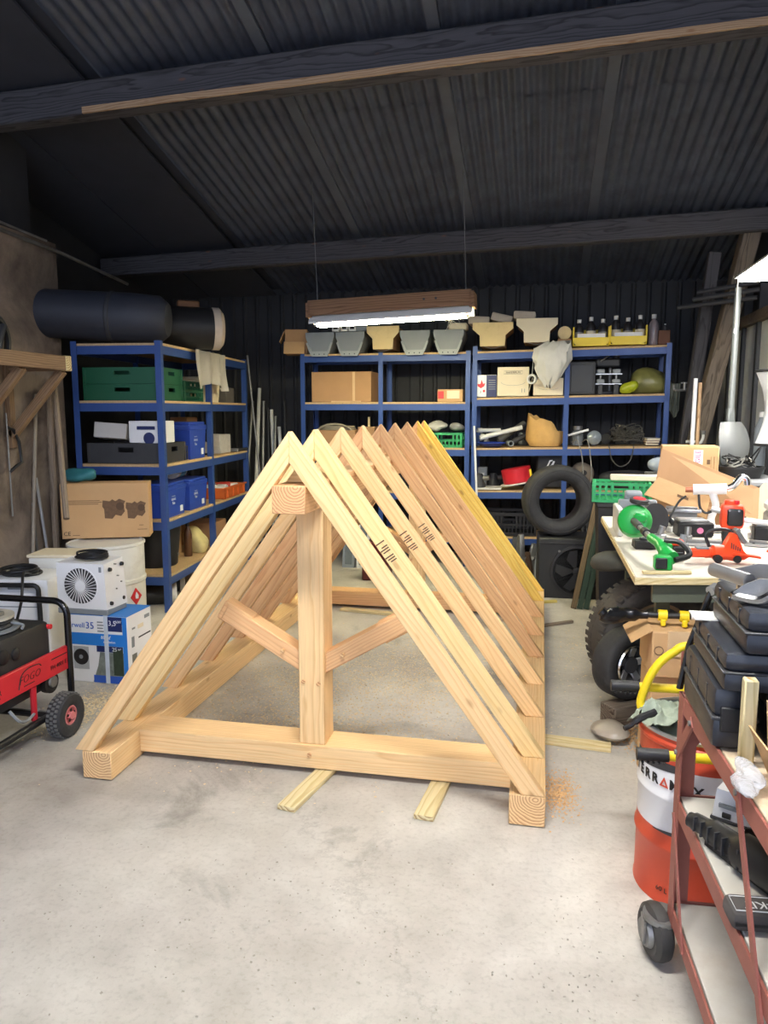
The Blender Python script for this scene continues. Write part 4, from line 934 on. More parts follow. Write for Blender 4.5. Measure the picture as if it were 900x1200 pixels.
# ================================================================== shelving along the back wall
BY = 7.2
shelf_unit('blue back shelving with the big carton and grey bins on top', (-2.323, BY, 0), 0, (0, .785, 1.626), .46, (.3, .72, 1.15, 1.585, 2.05), 2.06, 0.)
ZB0 = (.3, .745, 1.15, 1.622, 2.05)
shelf_unit('blue back shelving with yellow bottle bins on top', (-.633, BY, 0), 0, (0, .844, 1.72), .46, ZB0, 2.10, .02)
def XB(x_px, Y=7.26): return py(x_px, 470, Y).x
def zB(k, X): return ZB0[k]+.02*(X+.633)+.007
ZA = (.301, .721, 1.151, 1.586, 2.051)
PXM = .0083      # metres per pixel at the back shelves
# ---- tops: grey tapered bins, cream stepped troughs
gb2 = 'grey tapered bins on the back shelving'
def grey_bin(label, xp):
    X = XB(xp, 7.16)
    t = thing('tapered_bin', label, 'bin', (X, 7.14, 2.052), 0, gb2)
    tp, bt, h_ = .143, .08, .20
    part(B().prism([(-bt, .0), (bt, .0), (tp, .15), (tp, .2), (-tp, .2), (-tp, .15)], 0, .36, 'Y', .004), 'body', GREY, t)
    part(B().prism([(-bt*.98, -.03), (bt*.98, -.03), (bt*1.3, .02), (tp*.92, .10), (tp*.80, .10), (bt*1.02, .018), (-bt*1.02, .018), (-tp*.80, .10), (-tp*.92, .10), (-bt*1.3, .02)], -.02, -.001, 'Y'), 'front_lip', mat('grey_lip', (160, 166, 168), .5), t)
    for k in (-1, 0, 1): part(B().cyl((k*.05, -.022, -.01), (k*.05, -.018, -.01), .006, n=8), 'rivet_hole', DGREY, t)
for xp, l_ in ((376, 'grey tapered bin next to the torn cardboard on back shelving'), (411, 'grey tapered bin under the white labelled packets'), (486, 'grey tapered bin beside the cream trough under the lamp'), (525, 'grey tapered bin under the lamp cobweb')): grey_bin(l_, xp)
def cream_trough(label, xp, z, m=None, s_=1., stain=True):
    X = XB(xp, 7.14)
    t = thing('stepped_trough', label, 'trough', (X, 7.12, z), 0, 'cream stepped troughs on the back shelving')
    m = m or mat('cream_foam', (222, 200, 150), .8, 0, .08, 7, dirt=(150, 112, 70))
    a_, c_ = .185*s_, .115*s_
    part(B().prism([(-c_, 0), (c_, 0), (c_, .10), (a_, .155), (a_, .215), (-a_, .215), (-a_, .155), (-c_, .10)], 0, .018, 'Y', .003), 'end_plate', m, t)
    part(B().prism([(-c_*.95, 0), (c_*.95, 0), (c_*.95, .10), (a_*.95, .155), (a_*.95, .20), (-a_*.95, .20), (-a_*.95, .155), (-c_*.95, .10)], .018, .40, 'Y'), 'body', CARD2, t)
    part(B().tube(spline([(-.09, .01, .003), (0, -.01, -.02), (.09, .01, .003)], 6), .004, 5), 'wire', DULL, t)
cream_trough('stained cream stepped trough between the grey bins', 449, 2.08, s_=.85)
cream_trough('rust stained cream trough with wire bail by grey bin', 576, zB(4, XB(576))+.03)
cream_trough('clean cream stepped trough beside the hanging plastic bag', 627, zB(4, XB(627))+.05, mat('cream_clean', (224, 212, 184), .8, 0, .05))
for xp, zz, ry_, l_ in ((560, .262, 3, 'grey beige foam block leaning on the stained trough'), (585, .275, 14, 'tilted beige foam block resting over the stained trough'), (612, .29, 4, 'beige foam block on the clean cream trough')):
    X = XB(xp, 7.3); single(B().box((0, 0, .05), (.2, .22, .075), .015, seg=2), 'foam_block', mat('foam_beige', (186, 174, 158), .85, 0, .08), l_, 'foam block', (X, 7.34, zB(4, X)+zz-.03), rot=(0, rad(ry_), 0), group='foam blocks on the cream troughs')
X = XB(659, 7.3); tc_ = thing('foam_roll', 'cream foam roll lying beside the yellow bottle bins', 'foam roll', (X, 7.24, zB(4, X)+.135))
part(B().lathe([(.0, 0), (.06, 0), (.06, .22)], ax=(0, 1, 0), n=20), 'roll', mat('cream_foam', (222, 200, 150)), tc_); part(B().bx(-.06, .06, 0, .2, -.129, -.05, .004), 'cradle', CARD2, tc_)
X = XB(345, 7.25); cb_ = thing('torn_cardboard', 'torn brown cardboard box standing on back shelving corner', 'box', (X+.03, 7.26, 2.052), rad(14))
part(B().bx(-.11, .11, -.06, .16, 0, .24, .004), 'body', CARD2, cb_); part(B().box((0, 0, 0), (.2, .005, .13), M=Matrix.Translation((-.02, -.09, .06)) @ Matrix.Rotation(rad(-25), 4, 'X')), 'flap', CARD, cb_)
part(B().box((0, 0, 0), (.005, .2, .12), M=Matrix.Translation((-.14, .04, .17)) @ Matrix.Rotation(rad(25), 4, 'Y')), 'flap', CARD, cb_)
for k, (xp, zz, l_) in enumerate(((394, .21, 'white labelled packet on the grey bin nearest torn cardboard'), (404, .21, 'white labelled packet in the middle of the row on grey bin'), (413, .21, 'white labelled packet next to a grey packet on grey bin'), (398, .28, 'white labelled packet tipped on top of the others'))):
    X = XB(xp, 7.2); pk = thing('label_packet', l_, 'packet', (X, 7.2, 2.052+zz), 0, 'white packets on the grey bins', rot=(0, rad(12 if k == 3 else 0), 0))
    part(B().bx(-.036, .036, 0, .1, 0, .065, .003), 'body', WHITED, pk); part(B().bx(-.022, .02, -.001, 0, .02, .05), 'code_print', INK, pk)
X = XB(425, 7.3); single(B().bx(-.06, .06, 0, .12, 0, .05, .004), 'grey_packet', GREY, 'flat grey packet at the end of the white packets', 'packet', (X, 7.22, 2.262))
X = XB(536, 7.3); single(B().bx(-.09, .09, 0, .14, 0, .07, .015), 'foam_block', CREAM, 'cream foam block on the grey bin under the cobweb', 'foam block', (X, 7.26, 2.254))
# ---- yellow bins with bottles
for k, xp in enumerate((690, 733)):
    X = XB(xp, 7.22); z = zB(4, X)+.006; w2 = .155
    t = thing('yellow_bin', 'yellow picking bin with bottles, %s' % ('next to the foam roll' if k == 0 else 'next to the lone clear bottle'), 'bin', (X, 7.2, z), 0, 'yellow picking bins')
    for sx in (-1, 1): part(B().prism([(0, .03), (.0, .17), (.03, .17), (.06, .11), (.30, .17), (.30, 0), (.02, 0)], sx*w2-.006, sx*w2+.006, 'X'), 'side', YELLOW, t)
    part(B().prism([(-w2+.03, 0), (w2-.03, 0), (w2, .03), (w2, .075), (-w2, .075), (-w2, .03)], -.004, .008, 'Y'), 'front', YELLOW, t)
    part(B().bx(-w2, w2, .29, .30, 0, .17), 'back', YELLOW, t); part(B().bx(-w2, w2, 0, .3, 0, .008), 'base', YELLOW, t)
    part(B().bx(-w2*.78, w2*.78, -.007, -.003, .076, .108), 'label_strip', INKW, t); part(B().bx(-w2*.8, w2*.8, -.003, .004, .07, .11), 'label_holder', YELLOW, t)
    for j in range(3):
        bx_ = X+(-.105+.105*j)
        bottle(['dark bottle with pale cap in yellow bin by the foam roll', 'dark bottle with white label in yellow bin by the clear bottle'][k]+[', outer', ', middle', ', inner'][j], (bx_, 7.28, z+.009), .042, .235+.02*((j+k) % 2), mat('bottle_dark', (44, 42, 44), .3), WHITED, 'bottles in the yellow bins', mat('bottle_label', (150, 148, 144), .6) if (j+k) % 2 == 0 else CREAM)
X = XB(762, 7.28); bottle('tall clear bottle standing beside the yellow bins', (X, 7.28, zB(4, X)), .045, .27, mat('bottle_clear', (150, 138, 140), .25, alpha=.8), WHITED)
X = XB(774, 7.28); c_ = carton('small brown carton at the end of the bottle shelf', (X, 7.29, zB(4, X)), .1, .12, .12, 0, mat('brown_carton', (112, 76, 58), .8), False)
bottle('small dark bottle on the small brown carton', (X+.01, 7.29, zB(4, X)+.124), .018, .06, DGREY, WHITED)
# ---- plastic bag hanging over the shelf edge
X = XB(647, 7.15)
bgm = B(); rings = []; prof = [(.10, .04, .02), (.15, .05, -.05), (.16, .055, -.13), (.14, .05, -.2), (.10, .045, -.28), (.06, .035, -.33), (.03, .02, -.37)]
for k, (a_, c_, z) in enumerate(prof):
    rings.append(bgm.ring([(math.cos(2*math.pi*i/24)*a_*(1+.14*math.sin(i*2.1+k))-.02*k*.3+.05*(1 if k == 0 else 0), math.sin(2*math.pi*i/24)*c_*(1+.3*math.sin(i*2.9+k*1.3)), z+.02*math.sin(i*1.7)) for i in range(24)]))
bgm.skin(rings)
single(bgm, 'plastic_bag', PLASTICBAG, 'clear plastic bag hanging over the top board of back shelving', 'bag', (X, 7.115, zB(4, X)+.02), smooth=70)
X = XB(630, 7.15); ht = thing('tape_roll', 'small white ring hanging beside the clear plastic bag', 'ring', (X-.055, 7.13, zB(4, X)-.28))
part(B().lathe([(.03, -.02), (.045, -.02), (.045, .02), (.03, .02)], ax=(.4, 1, 0), n=20, closed=True), 'ring', WHITED, ht); part(B().cyl((0, .0, .04), (.01, .0, .28), .002, n=5), 'string', WHITED, ht)
# ---- second level, right unit
X = XB(570); z = zB(3, X); c_ = carton('white carton with red tool picture and navy side', (X+.0, 7.30, z), .19, .16, .2, 0, WHITE, False)
part(B().bx(.0, .096, -.0815, -.0795, 0, .2), 'navy_panel', INKNAVY, c_); part(B().prism([(-.08, .10), (-.05, .08), (-.02, .1), (-.01, .13), (-.03, .12), (-.045, .16), (-.055, .12), (-.085, .12)], -.0815, -.08, 'Y'), 'tool_print', INKRED, c_)
part(B().cyl((-.022, -.0805, .055), (-.022, -.0815, .055), .012, n=10), 'tool_print', INKRED, c_)
for k in range(5): part(B().bx(.02, .085, -.0822, -.0795, .15-k*.02, .156-k*.02), 'printed_line', GREY, c_)
text('3', .035, INK, c_, (-.055, -.0812, .045), FRONT)
X = XB(601); z = zB(3, X); c_ = carton('cream carton with oval hand flap and framed print', (X, 7.32, z), .29, .25, .265, 0, CREAM, False)
part(B().tube(arc((0, -.126, .13), .11, math.pi, 2*math.pi, 12, 'XZ', 1, .28), .0015, 4), 'flap_cut', GREY, c_)
part(B().tube([(-.085, -.126, .205), (.085, -.126, .205), (.085, -.126, .232), (-.085, -.126, .232)], .0015, 4, closed=True), 'print_frame', INK, c_)
text('HAMMERLIN', .024, INK, c_, (0, -.1262, .2185), FRONT); text('11', .05, GREY, c_, (.095, -.1262, .05), FRONT)
X = XB(642); z = zB(3, X); c_ = carton('low cream carton with lifted flap under the plastic bag', (X, 7.32, z), .27, .24, .155, 0, CREAM, False)
part(B().tube(arc((0, -.121, .07), .09, math.pi, 2*math.pi, 10, 'XZ', 1, .2), .0015, 4), 'flap_cut', GREY, c_); part(B().box((0, 0, 0), (.004, .2, .13), M=Matrix.Translation((-.16, -.02, .1)) @ Matrix.Rotation(rad(14), 4, 'Y')), 'side_flap', CREAM, c_)
X = XB(681); z = zB(3, X); dc = thing('dark_cabinet', 'dark grey plastic cabinet box on back shelving', 'box', (X, 7.34, z))
part(B().bx(-.12, .12, -.12, .12, 0, .30, .008), 'body', DGREY, dc); part(B().bx(-.1, .1, -.124, -.119, .02, .27, .003), 'door', mat('dark_door', (44, 46, 50), .5), dc)
X = XB(712); z = zB(3, X); vc = thing('clamp_tool', 'grey double bar clamp standing on back shelving', 'clamp', (X, 7.27, z))
for k, zz in enumerate((.085, .175)):
    part(B().bx(-.12, .12, -.02, .02, zz, zz+.012, .002), 'bar', STEEL, vc)
    for sx in (-.07, .07): part(B().bx(sx-.035, sx+.035, -.03, .03, zz+.011, zz+.05, .006), 'jaw', GREY, vc)
for sx in (-.07, .07): part(B().bx(sx-.02, sx+.02, -.02, .05, 0, .09), 'leg', DGREY, vc); part(B().bx(sx-.006, sx+.006, .0, .012, .09, .176), 'spindle', DULL, vc)
dm_ = thing('drill_press', 'dark grey drill press head behind the clamp', 'machine', (X+.03, 7.46, z))
part(B().bx(-.08, .08, -.07, .07, 0, .03, .005), 'foot', DGREY, dm_); part(B().cyl((0, .03, .02), (0, .03, .34), .018), 'column', DULL, dm_)
part(B().bx(-.14, .08, -.08, .06, .25, .33, .015), 'head', DGREY, dm_); part(B().cyl((-.1, -.1, .3), (-.02, -.1, .36), .008), 'lever', DULL, dm_); part(B().cyl((.05, 0, .33), (.05, 0, .38), .03), 'motor', DGREY, dm_)
X = XB(757); z = zB(3, X)
single(B().blob((0, 0, .1), (.2, .12, .13), 3, .18, 3, .0), 'green_sack', mat('olive_plastic', (124, 122, 70), .35, 0, .2, 9, bump=.4, bscale=20), 'olive plastic sack on back shelving', 'sack', (X+.02, 7.42, z))
single(B().blob((0, 0, .055), (.075, .05, .06), 6, .25, 3, .0), 'green_bag', mat('lime_plastic', (170, 180, 40), .35, 0, .2, 9), 'bright lime plastic bag before the olive sack', 'bag', (XB(737, 7.25), 7.245, zB(3, XB(737))))
cloth('hanging_cloth', 'pale grey cloth hanging beside the back shelving post', 'cloth', mat('pale_cloth', (120, 124, 112), .8), (XB(790, 7.4), 7.42, 1.75), 0, .1, .28, 9, .01)
# ---- third level, right unit: pipes, fittings, paper bag, cable tangle
def pipe_piece(label, xa, xb, za, zb_, Y, r, m=WHITED, group='white pipe offcuts on the back shelving'):
    a, b_ = Vector((XB(xa, Y), Y, za)), Vector((XB(xb, Y), Y+.12, zb_)); t = thing('pipe_offcut', label, 'pipe', a, 0, group)
    d = b_-a; dn_ = d.normalized()
    part(B().lathe([(r, 0), (r, d.length), (r*.82, d.length), (r*.82, 0)], ax=dn_, n=14, closed=True), 'pipe', m, t)
    part(B().lathe([(r*1.15, 0), (r*1.15, .05), (r, .05), (r, 0)], ax=dn_, n=14, closed=True), 'socket', m, t)
z3 = zB(2, XB(600))
pipe_piece('long white pipe offcut slanting up over the fittings', 563, 612, z3+.08, z3+.18, 7.26, .022)
pipe_piece('white pipe offcut lying flat against the shelf post', 560, 586, z3+.15, z3+.15, 7.34, .02)
pipe_piece('grey pipe offcut pointing out beside the blue dish', 600, 596, z3+.03, z3+.03, 7.22, .024, GREY)
pipe_piece('dark grey pipe piled behind the white offcuts', 602, 640, z3+.04, z3+.2, 7.40, .025, DGREY)
pipe_piece('dull pipe piled at the back of the fittings', 585, 615, z3+.05, z3+.22, 7.44, .028, mat('mid_grey', (92, 92, 90), .6))
ds = thing('blue_dish', 'shallow blue dish under the white pipe offcuts', 'dish', (XB(577, 7.24), 7.27, z3)); part(B().lathe([(.0, 0), (.08, 0), (.13, .035), (.125, .037), (.078, .006), (0, .006)], n=26, cap=False), 'bowl', BBOX, ds)
part(B().lathe([(.126, .034), (.136, .034), (.136, .04), (.126, .04)], n=26, closed=True), 'rim', BBOX, ds)
for k, (xp, rr, m_) in enumerate(((570, .03, WHITED), (597, .035, DGREY), (606, .03, GREY), (612, .028, DGREY))):
    X = XB((564, 590, 611, 625)[k], 7.58); el = thing('pipe_elbow', ['white pipe elbow beside the shelf post', 'dark pipe elbow behind the white pipe', 'grey pipe elbow beside the paper bag', 'dark pipe elbow against the paper bag'][k], 'fitting', (X, 7.58, zB(2, X)+.04), rad(40*k), 'pipe elbows on the back shelving')
    part(B().tube(arc((0, 0, 0), .06, 0, math.pi/2, 6, 'XZ'), rr*.8, 10), 'bend', m_, el); part(B().cyl((.06, 0, -.03), (.06, 0, .005), rr, n=12), 'collar', m_, el)
X = XB(640, 7.3); pg = B(); rings = []
for k, (a_, c_, z, ox) in enumerate(((.14, .1, 0, 0), (.17, .12, .06, .0), (.17, .12, .14, .0), (.16, .11, .22, -.01), (.13, .09, .30, -.03))):
    rings.append(pg.ring([(ox+math.cos(2*math.pi*i/22)*a_*(1+.07*math.sin(i*2.3+k)), math.sin(2*math.pi*i/22)*c_*(1+.1*math.sin(i*3.1+k)), z+(.015*math.sin(i*1.9+2) if k > 2 else .0)-((.16*max(0, math.cos(2*math.pi*i/22-.5))+.05*max(0, -math.sin(2*math.pi*i/22))) if k > 2 else 0)) for i in range(22)]))
pg.skin(rings, cap=False); pg.bm.faces.new(rings[0][::-1])
single(pg, 'paper_bag', PAPERBAG, 'open crumpled brown paper bag on back shelving', 'bag', (X, 7.33, zB(2, X)), smooth=50)
pole('white bar resting on clutter beside the shelf post', (XB(667, 7.25), 7.25, zB(2, XB(667))+.10), (XB(691, 7.25), 7.25, zB(2, XB(691))+.15), .011, WHITE, 'white_bar', 'bar')
gl = thing('glass_jar', 'clear glass jar lying by the white bar', 'jar', (XB(679), 7.40, zB(2, XB(679))), 0); part(B().lathe([(.0, 0), (.05, 0), (.055, .02), (.055, .12), (.04, .14), (.04, .16)], n=18), 'body', mat('jar_glass', (150, 156, 158), .15, alpha=.6), gl); part(B().lathe([(.045, .15), (.045, .18), (0, .18)], n=18), 'lid', DULL, gl)
hd = thing('headlamp', 'round glass headlamp beside the white bar', 'headlamp', (XB(698), 7.28, zB(2, XB(698))+.075)); part(B().lathe([(.06, 0), (.065, .01), (.055, .02), (0, .035)], ax=(0, -1, .1), n=22), 'lens', mat('lens_glass', (150, 160, 166), .1, .3), hd); part(B().lathe([(.066, 0), (.05, .06), (.02, .09), (0, .09)], ax=(0, 1, -.1), n=22), 'shell', DULL, hd); part(B().bx(-.02, .02, .0, .05, -.075, -.04), 'foot', DGREY, hd)
for k, xp in enumerate((683, 700, 717)):
    X = XB(xp, 7.42); mo = thing('small_motor', ['dark motor at the back behind the glass jar', 'dark motor beside the round headlamp', 'dark motor under the edge of the wire tangle'][k], 'motor', (X, 7.54, zB(2, X)+.056), rad(60), 'dark motors on the back shelving')
    part(B().lathe([(.0, -.07), (.05, -.07), (.055, -.05), (.055, .05), (.05, .07), (0, .07)], ax=(1, 0, 0), n=18), 'casing', DGREY, mo); part(B().cyl((.07, 0, 0), (.11, 0, 0), .01), 'shaft', DULL, mo); part(B().bx(-.04, .04, -.04, .04, -.055, -.04), 'foot', DGREY, mo)
rnd = random.Random(21); tw = B(); X = XB(737, 7.25); z = zB(2, X); pts = []
for k in range(150):
    a_ = rnd.uniform(0, 6.3); rr = rnd.uniform(.05, .17); pts.append((math.cos(a_)*rr, math.sin(a_)*rr*.55, .035+abs(rnd.gauss(.07, .04))))
tw.tube(spline(pts, 5), .0038, 5)
single(tw, 'wire_tangle', mat('wire_dark', (84, 82, 76), .5), 'tangled heap of dark electric wire on back shelving', 'wire', (X, 7.36, z))
for k, (xa, ym, xb, l_, m_) in enumerate(((716, 548, 745, 'loose wire loop hanging below the wire tangle', MATS['wire_dark']), (672, 0, 684, 'pale cable hanging from the white bar clutter', CABLEG), (684, 0, 694, 'second pale cable hanging near the glass jar', CABLEG))):
    z = zB(2, XB(xa, 7.18))+.015
    if k == 0: pts = [(XB(xa, 7.18), 7.3, z), (XB(xa, 7.18), 7.18, z-.02), (XB(xa+4, 7.18), 7.17, z-.14), (XB(xa+14, 7.18), 7.17, z-.2), (XB(xb-4, 7.18), 7.18, z-.15), (XB(xb, 7.18), 7.18, z-.02), (XB(xb, 7.18), 7.3, z)]
    else: pts = [(XB(xa, 7.2), 7.32, z+.02), (XB(xa+6, 7.18), 7.19, z+.04), (XB(xb, 7.17), 7.15, z-.1), (XB(xb+2, 7.16), 7.12, z-.3), (XB(xb-3, 7.16), 7.12, z-.45)]
    single(B().tube(spline(pts, 6), .005, 6), 'hanging_cable', m_, l_, 'cable')
for k in range(3):
    X = XB(766, 7.3)-.0; bk_ = thing('book', ['dark bound catalogue, lowest of the three by the post', 'reddish catalogue in the middle of three by the post', 'white papers on top of the catalogues by the post'][k], 'book', (X, 7.34, zB(2, X)+.022*k), rad(4*k-3), 'catalogues on the back shelving')
    m_ = (DGREY, mat('book_red', (120, 60, 50), .7), WHITED)[k]
    part(B().bx(-.055, .055, -.1, .1, .002, .019), 'pages', CREAM, bk_); part(B().bx(-.06, .06, -.105, .105, 0, .003), 'cover', m_, bk_); part(B().bx(-.06, .06, -.105, .105, .018, .021), 'cover', m_, bk_)
# ---- fourth level, right unit
X = XB(607, 7.3); z = zB(1, X)
rp_ = thing('red_casing', 'red round casing tipped on a white lid', 'casing', (X+.02, 7.30, z+.05), rot=(0, rad(-11), 0))
part(B().lathe([(.0, .01), (.125, .01), (.135, .02), (.14, .15), (.13, .155), (0, .155)], n=32), 'drum', RED, rp_); part(B().lathe([(.0, 0), (.165, 0), (.17, .006), (.165, .014), (0, .014)], n=32), 'lid', WHITED, rp_); part(B().bx(.12, .145, -.06, .0, .05, .12, .004), 'latch', YELLOW, rp_)
X = XB(575, 7.3); single(B().bx(-.12, .12, -.1, .14, 0, .018, .003), 'white_tray', WHITED, 'flat white tray beside the red casing', 'tray', (X+.0, 7.30, zB(1, X)), rad(0))
bx_ = thing('grey_switchbox', 'small pale grey switch box behind the flat white tray', 'box', (XB(566, 7.4), 7.5, zB(1, XB(566)))); part(B().bx(-.045, .045, -.03, .03, 0, .2, .006), 'body', GREY, bx_); part(B().bx(-.02, .02, -.035, -.03, .1, .14), 'switch', WHITED, bx_)
for k, (xp, r) in enumerate(((563, .07), (578, .06), (548, .05))):
    if k == 2: continue
    X = XB(xp, 7.36); pu = thing('water_pump', ['dark pump beside the shelf post and white pole', 'dark pump behind the flat white tray'][k], 'pump', (X, 7.28+.27*k, zB(1, X)+(.019 if k == 0 else .0)+.001), rad(35*k), 'dark pumps on the back shelving')
    part(B().lathe([(.0, 0), (r, 0), (r, .03), (r*.8, .05), (r*.75, .1), (r*.5, .13), (0, .13)], n=18), 'volute', DGREY, pu); part(B().cyl((0, 0, .08), (r*1.5, -.02, .09), r*.35), 'outlet', DULL, pu)
bk_ = thing('black_case', 'black case with white emblem on back shelving behind tyre', 'case', (XB(648, 7.35), 7.45, zB(1, XB(642)))); part(B().bx(-.14, .17, -.13, .13, 0, .36, .02), 'body', BLACK, bk_)
part(B().prism([(-.02, .20), (.01, .20), (.035, .26), (.02, .265), (.0, .225), (-.005, .225)], -.1325, -.1295, 'Y'), 'emblem', INKW, bk_); part(B().prism([(-.04, .215), (-.028, .212), (-.005, .26), (.01, .262), (.012, .275), (-.015, .272)], -.1325, -.1295, 'Y'), 'emblem', INKW, bk_)
hp = thing('beige_heater', 'dull beige heater head on back shelving beside tyre', 'heater', (XB(686, 7.35), 7.4, zB(1, XB(686)))); part(B().blob((0, 0, .13), (.11, .08, .1), 2, .15, 3, .0), 'shell', mat('beige_dark', (120, 110, 98), .7), hp); part(B().cyl((.01, -.09, .15), (.01, -.05, .15), .025), 'nozzle', BLACK, hp)
pl = thing('padded_sack', 'dark grey padded sack on back shelving behind the crate', 'sack', (XB(742, 7.35), 7.4, zB(1, XB(742)))); part(B().blob((0, 0, .07), (.23, .1, .1), 7, .15, 3, .0), 'sack', DGREY, pl)
# lowest boards: boxes of scrap
for k, (xp, w_, h_, m_, l_) in enumerate(((600, .5, .22, BLACK, 'black crate on the lowest board under the red casing'), (720, .5, .25, DGREY, 'dark crate on the lowest board behind the tyre'))):
    X = XB(xp, 7.35); crate(l_, (X, 7.42, zB(0, X)), w_, .36, h_, m_)
pole('thin white pole leaning on the back shelving post', (XB(556, 7.15), 7.17, 1.36), (XB(566, 7.1), 7.0, .01), .01, WHITE, 'white_pole', 'pole')
# scrap metal heap beside tyre on the floor
for k in range(9):
    rnd = random.Random(50+k); p = Vector((-.32+.055*k, 6.62+.12*(k % 3), 0)); 
    sc_ = thing('scrap_part', ['bent steel bracket', 'rusty angle iron', 'dull grey casting', 'dented metal can', 'brown rusted bracket', 'steel hinge plate', 'grey machine guard', 'chromed metal cover', 'bent flat bar'][k]+' in the scrap heap under back shelving', 'scrap', p, rad(40*k), 'scrap heap beside the tyre')
    m_ = (DULL, mat('rust_brown', (110, 84, 62), .8, .2, .3, 20), DGREY, DULL, MATS['rust_brown'], STEEL, GREY, CHROME, DULL)[k]; h_ = .25+.06*((k*5) % 4)
    part(B().prism([(-.06, 0), (.06, 0), (.06, h_*.4), (.02, h_), (-.02, h_), (-.045, h_*.5)], -.02, .025, 'Y', .004), 'plate', m_, sc_); part(B().cyl((-.03, -.03, h_*.5), (.03, .05, h_*.6), .018, n=10), 'boss', DULL, sc_)
# ---- left back unit goods
X = XB(401, 7.25); c_ = carton('big brown carton with pale edge tape on back shelving', (X, 7.39, ZA[3]), .60, .36, .29, 0, CARD2, False)
part(B().bx(.115, .14, -.182, -.179, 0, .29), 'edge_tape', CARDIN, c_); part(B().bx(-.1, .2, -.182, -.18, .0, .012), 'tape', CARDIN, c_)
X = XB(528, 7.25); c_ = carton('small carton with red and white label on back shelving', (X, 7.30, ZA[3]), .24, .2, .115, 0, CARD, False)
part(B().bx(-.115, -.06, -.102, -.1, .03, .1), 'red_label', INKRED, c_); part(B().bx(-.03, .09, -.102, -.1, .03, .105), 'white_label', CREAM, c_)
X = XB(392, 7.3); hc = thing('hose_coil', 'grey hose coiled in an open carton on back shelving', 'hose', (X, 7.41, ZA[2]))
part(B().bx(-.22, .22, -.17, .17, 0, .16, .004), 'carton', CARD2, hc)
for k in range(3): part(B().tube(arc((0, 0, .15+.02*k), .19-.01*k, .1, math.pi*2+.1, 26, 'XY', 1, .7), .011, 8), 'hose_turn', mat('hose_grey', (150, 142, 124), .6), hc)
part(B().tube(arc((0, -.12, .1), .2, .2, math.pi-.2, 14, 'XZ', 1, .6), .011, 8), 'hose_loop', MATS['hose_grey'], hc)
X = XB(429, 7.3); c_ = carton('brown carton with a stick standing in it on back shelving', (X, 7.4, ZA[2]), .17, .2, .19, 0, CARD2, False)
part(B().cyl((.01, -.02, .1), (.01, -.02, .29), .012, n=8), 'stick', BATTEN, c_)
for k, (xp, m_) in enumerate(((362, WHITED), (344, WHITED))):
    pass
X = XB(523, 7.25); crate('small green crate under the plastic wrapped parts', (X, 7.36, ZA[2]), .30, .28, .14, mat('crate_bright', (40, 150, 90), .5), 0)
for k, (xp, zz, rx_, m_, l_) in enumerate(((470, .0, .09, GREY, 'grey plastic wrapped part next to the shelf post'), (492, .0, .085, DGREY, 'dark wrapped part in the middle of the shelf'), (512, .142, .075, PLASTICBAG, 'clear wrapped part on the small green crate'), (535, .142, .07, mat('foil_grey', (186, 186, 182), .3, .4), 'silvery wrapped part on the small green crate'))):
    X = XB(xp, 7.3); single(B().blob((0, 0, rx_*.75), (rx_, .1, rx_*(.9 if k < 2 else .6)), 30+k, .3, 3, .0), 'wrapped_part', m_, l_, 'wrapped part', (X, 7.36, ZA[2]+zz), group='wrapped parts on the back shelving')
for k, (xp, w_, h_, m_, l_) in enumerate(((400, .6, .25, DGREY, 'dark crate on the back shelving below hose coil'), (500, .6, .25, BLACK, 'black crate on the back shelving below green crate'))):
    X = XB(xp, 7.35); crate(l_, (X, 7.42, ZA[1]), w_, .36, h_, m_)
# things seen under the frame at the back: posts and a dark red case on the floor
rc = thing('red_case', 'dark red case standing on floor behind the far king post', 'case', (-1.42, 6.5, 0)); part(B().bx(-.12, .12, -.1, .1, 0, .34, .012), 'body', mat('dark_red', (96, 34, 36), .5), rc); part(B().tube([(-.05, 0, .335), (-.04, 0, .38), (.04, 0, .38), (.05, 0, .335)], .008, 6), 'handle', BLACK, rc)
for k, (x, l_) in enumerate(((-1.80, 'grey window frame leaning against the back shelving'), (-1.66, 'white window frame leaning beside the grey one'))):
    wf = thing('window_frame_panel', l_, 'frame', (x, 6.92, 0), 0, None, rot=(rad(-10), 0, 0))
    m_ = (GREY, WHITED)[k]
    for bx2 in ((-.06, -.035), (.035, .06)): part(B().bx(*bx2, 0, .03, 0, .62, .002), 'stile', m_, wf)
    for z0 in (0, .59): part(B().bx(-.036, .036, 0, .03, z0, z0+.03, .002), 'rail', m_, wf)
    part(B().bx(-.036, .036, .012, .016, .028, .592), 'pane', mat('pane_glass', (120, 128, 130), .1, .2), wf)
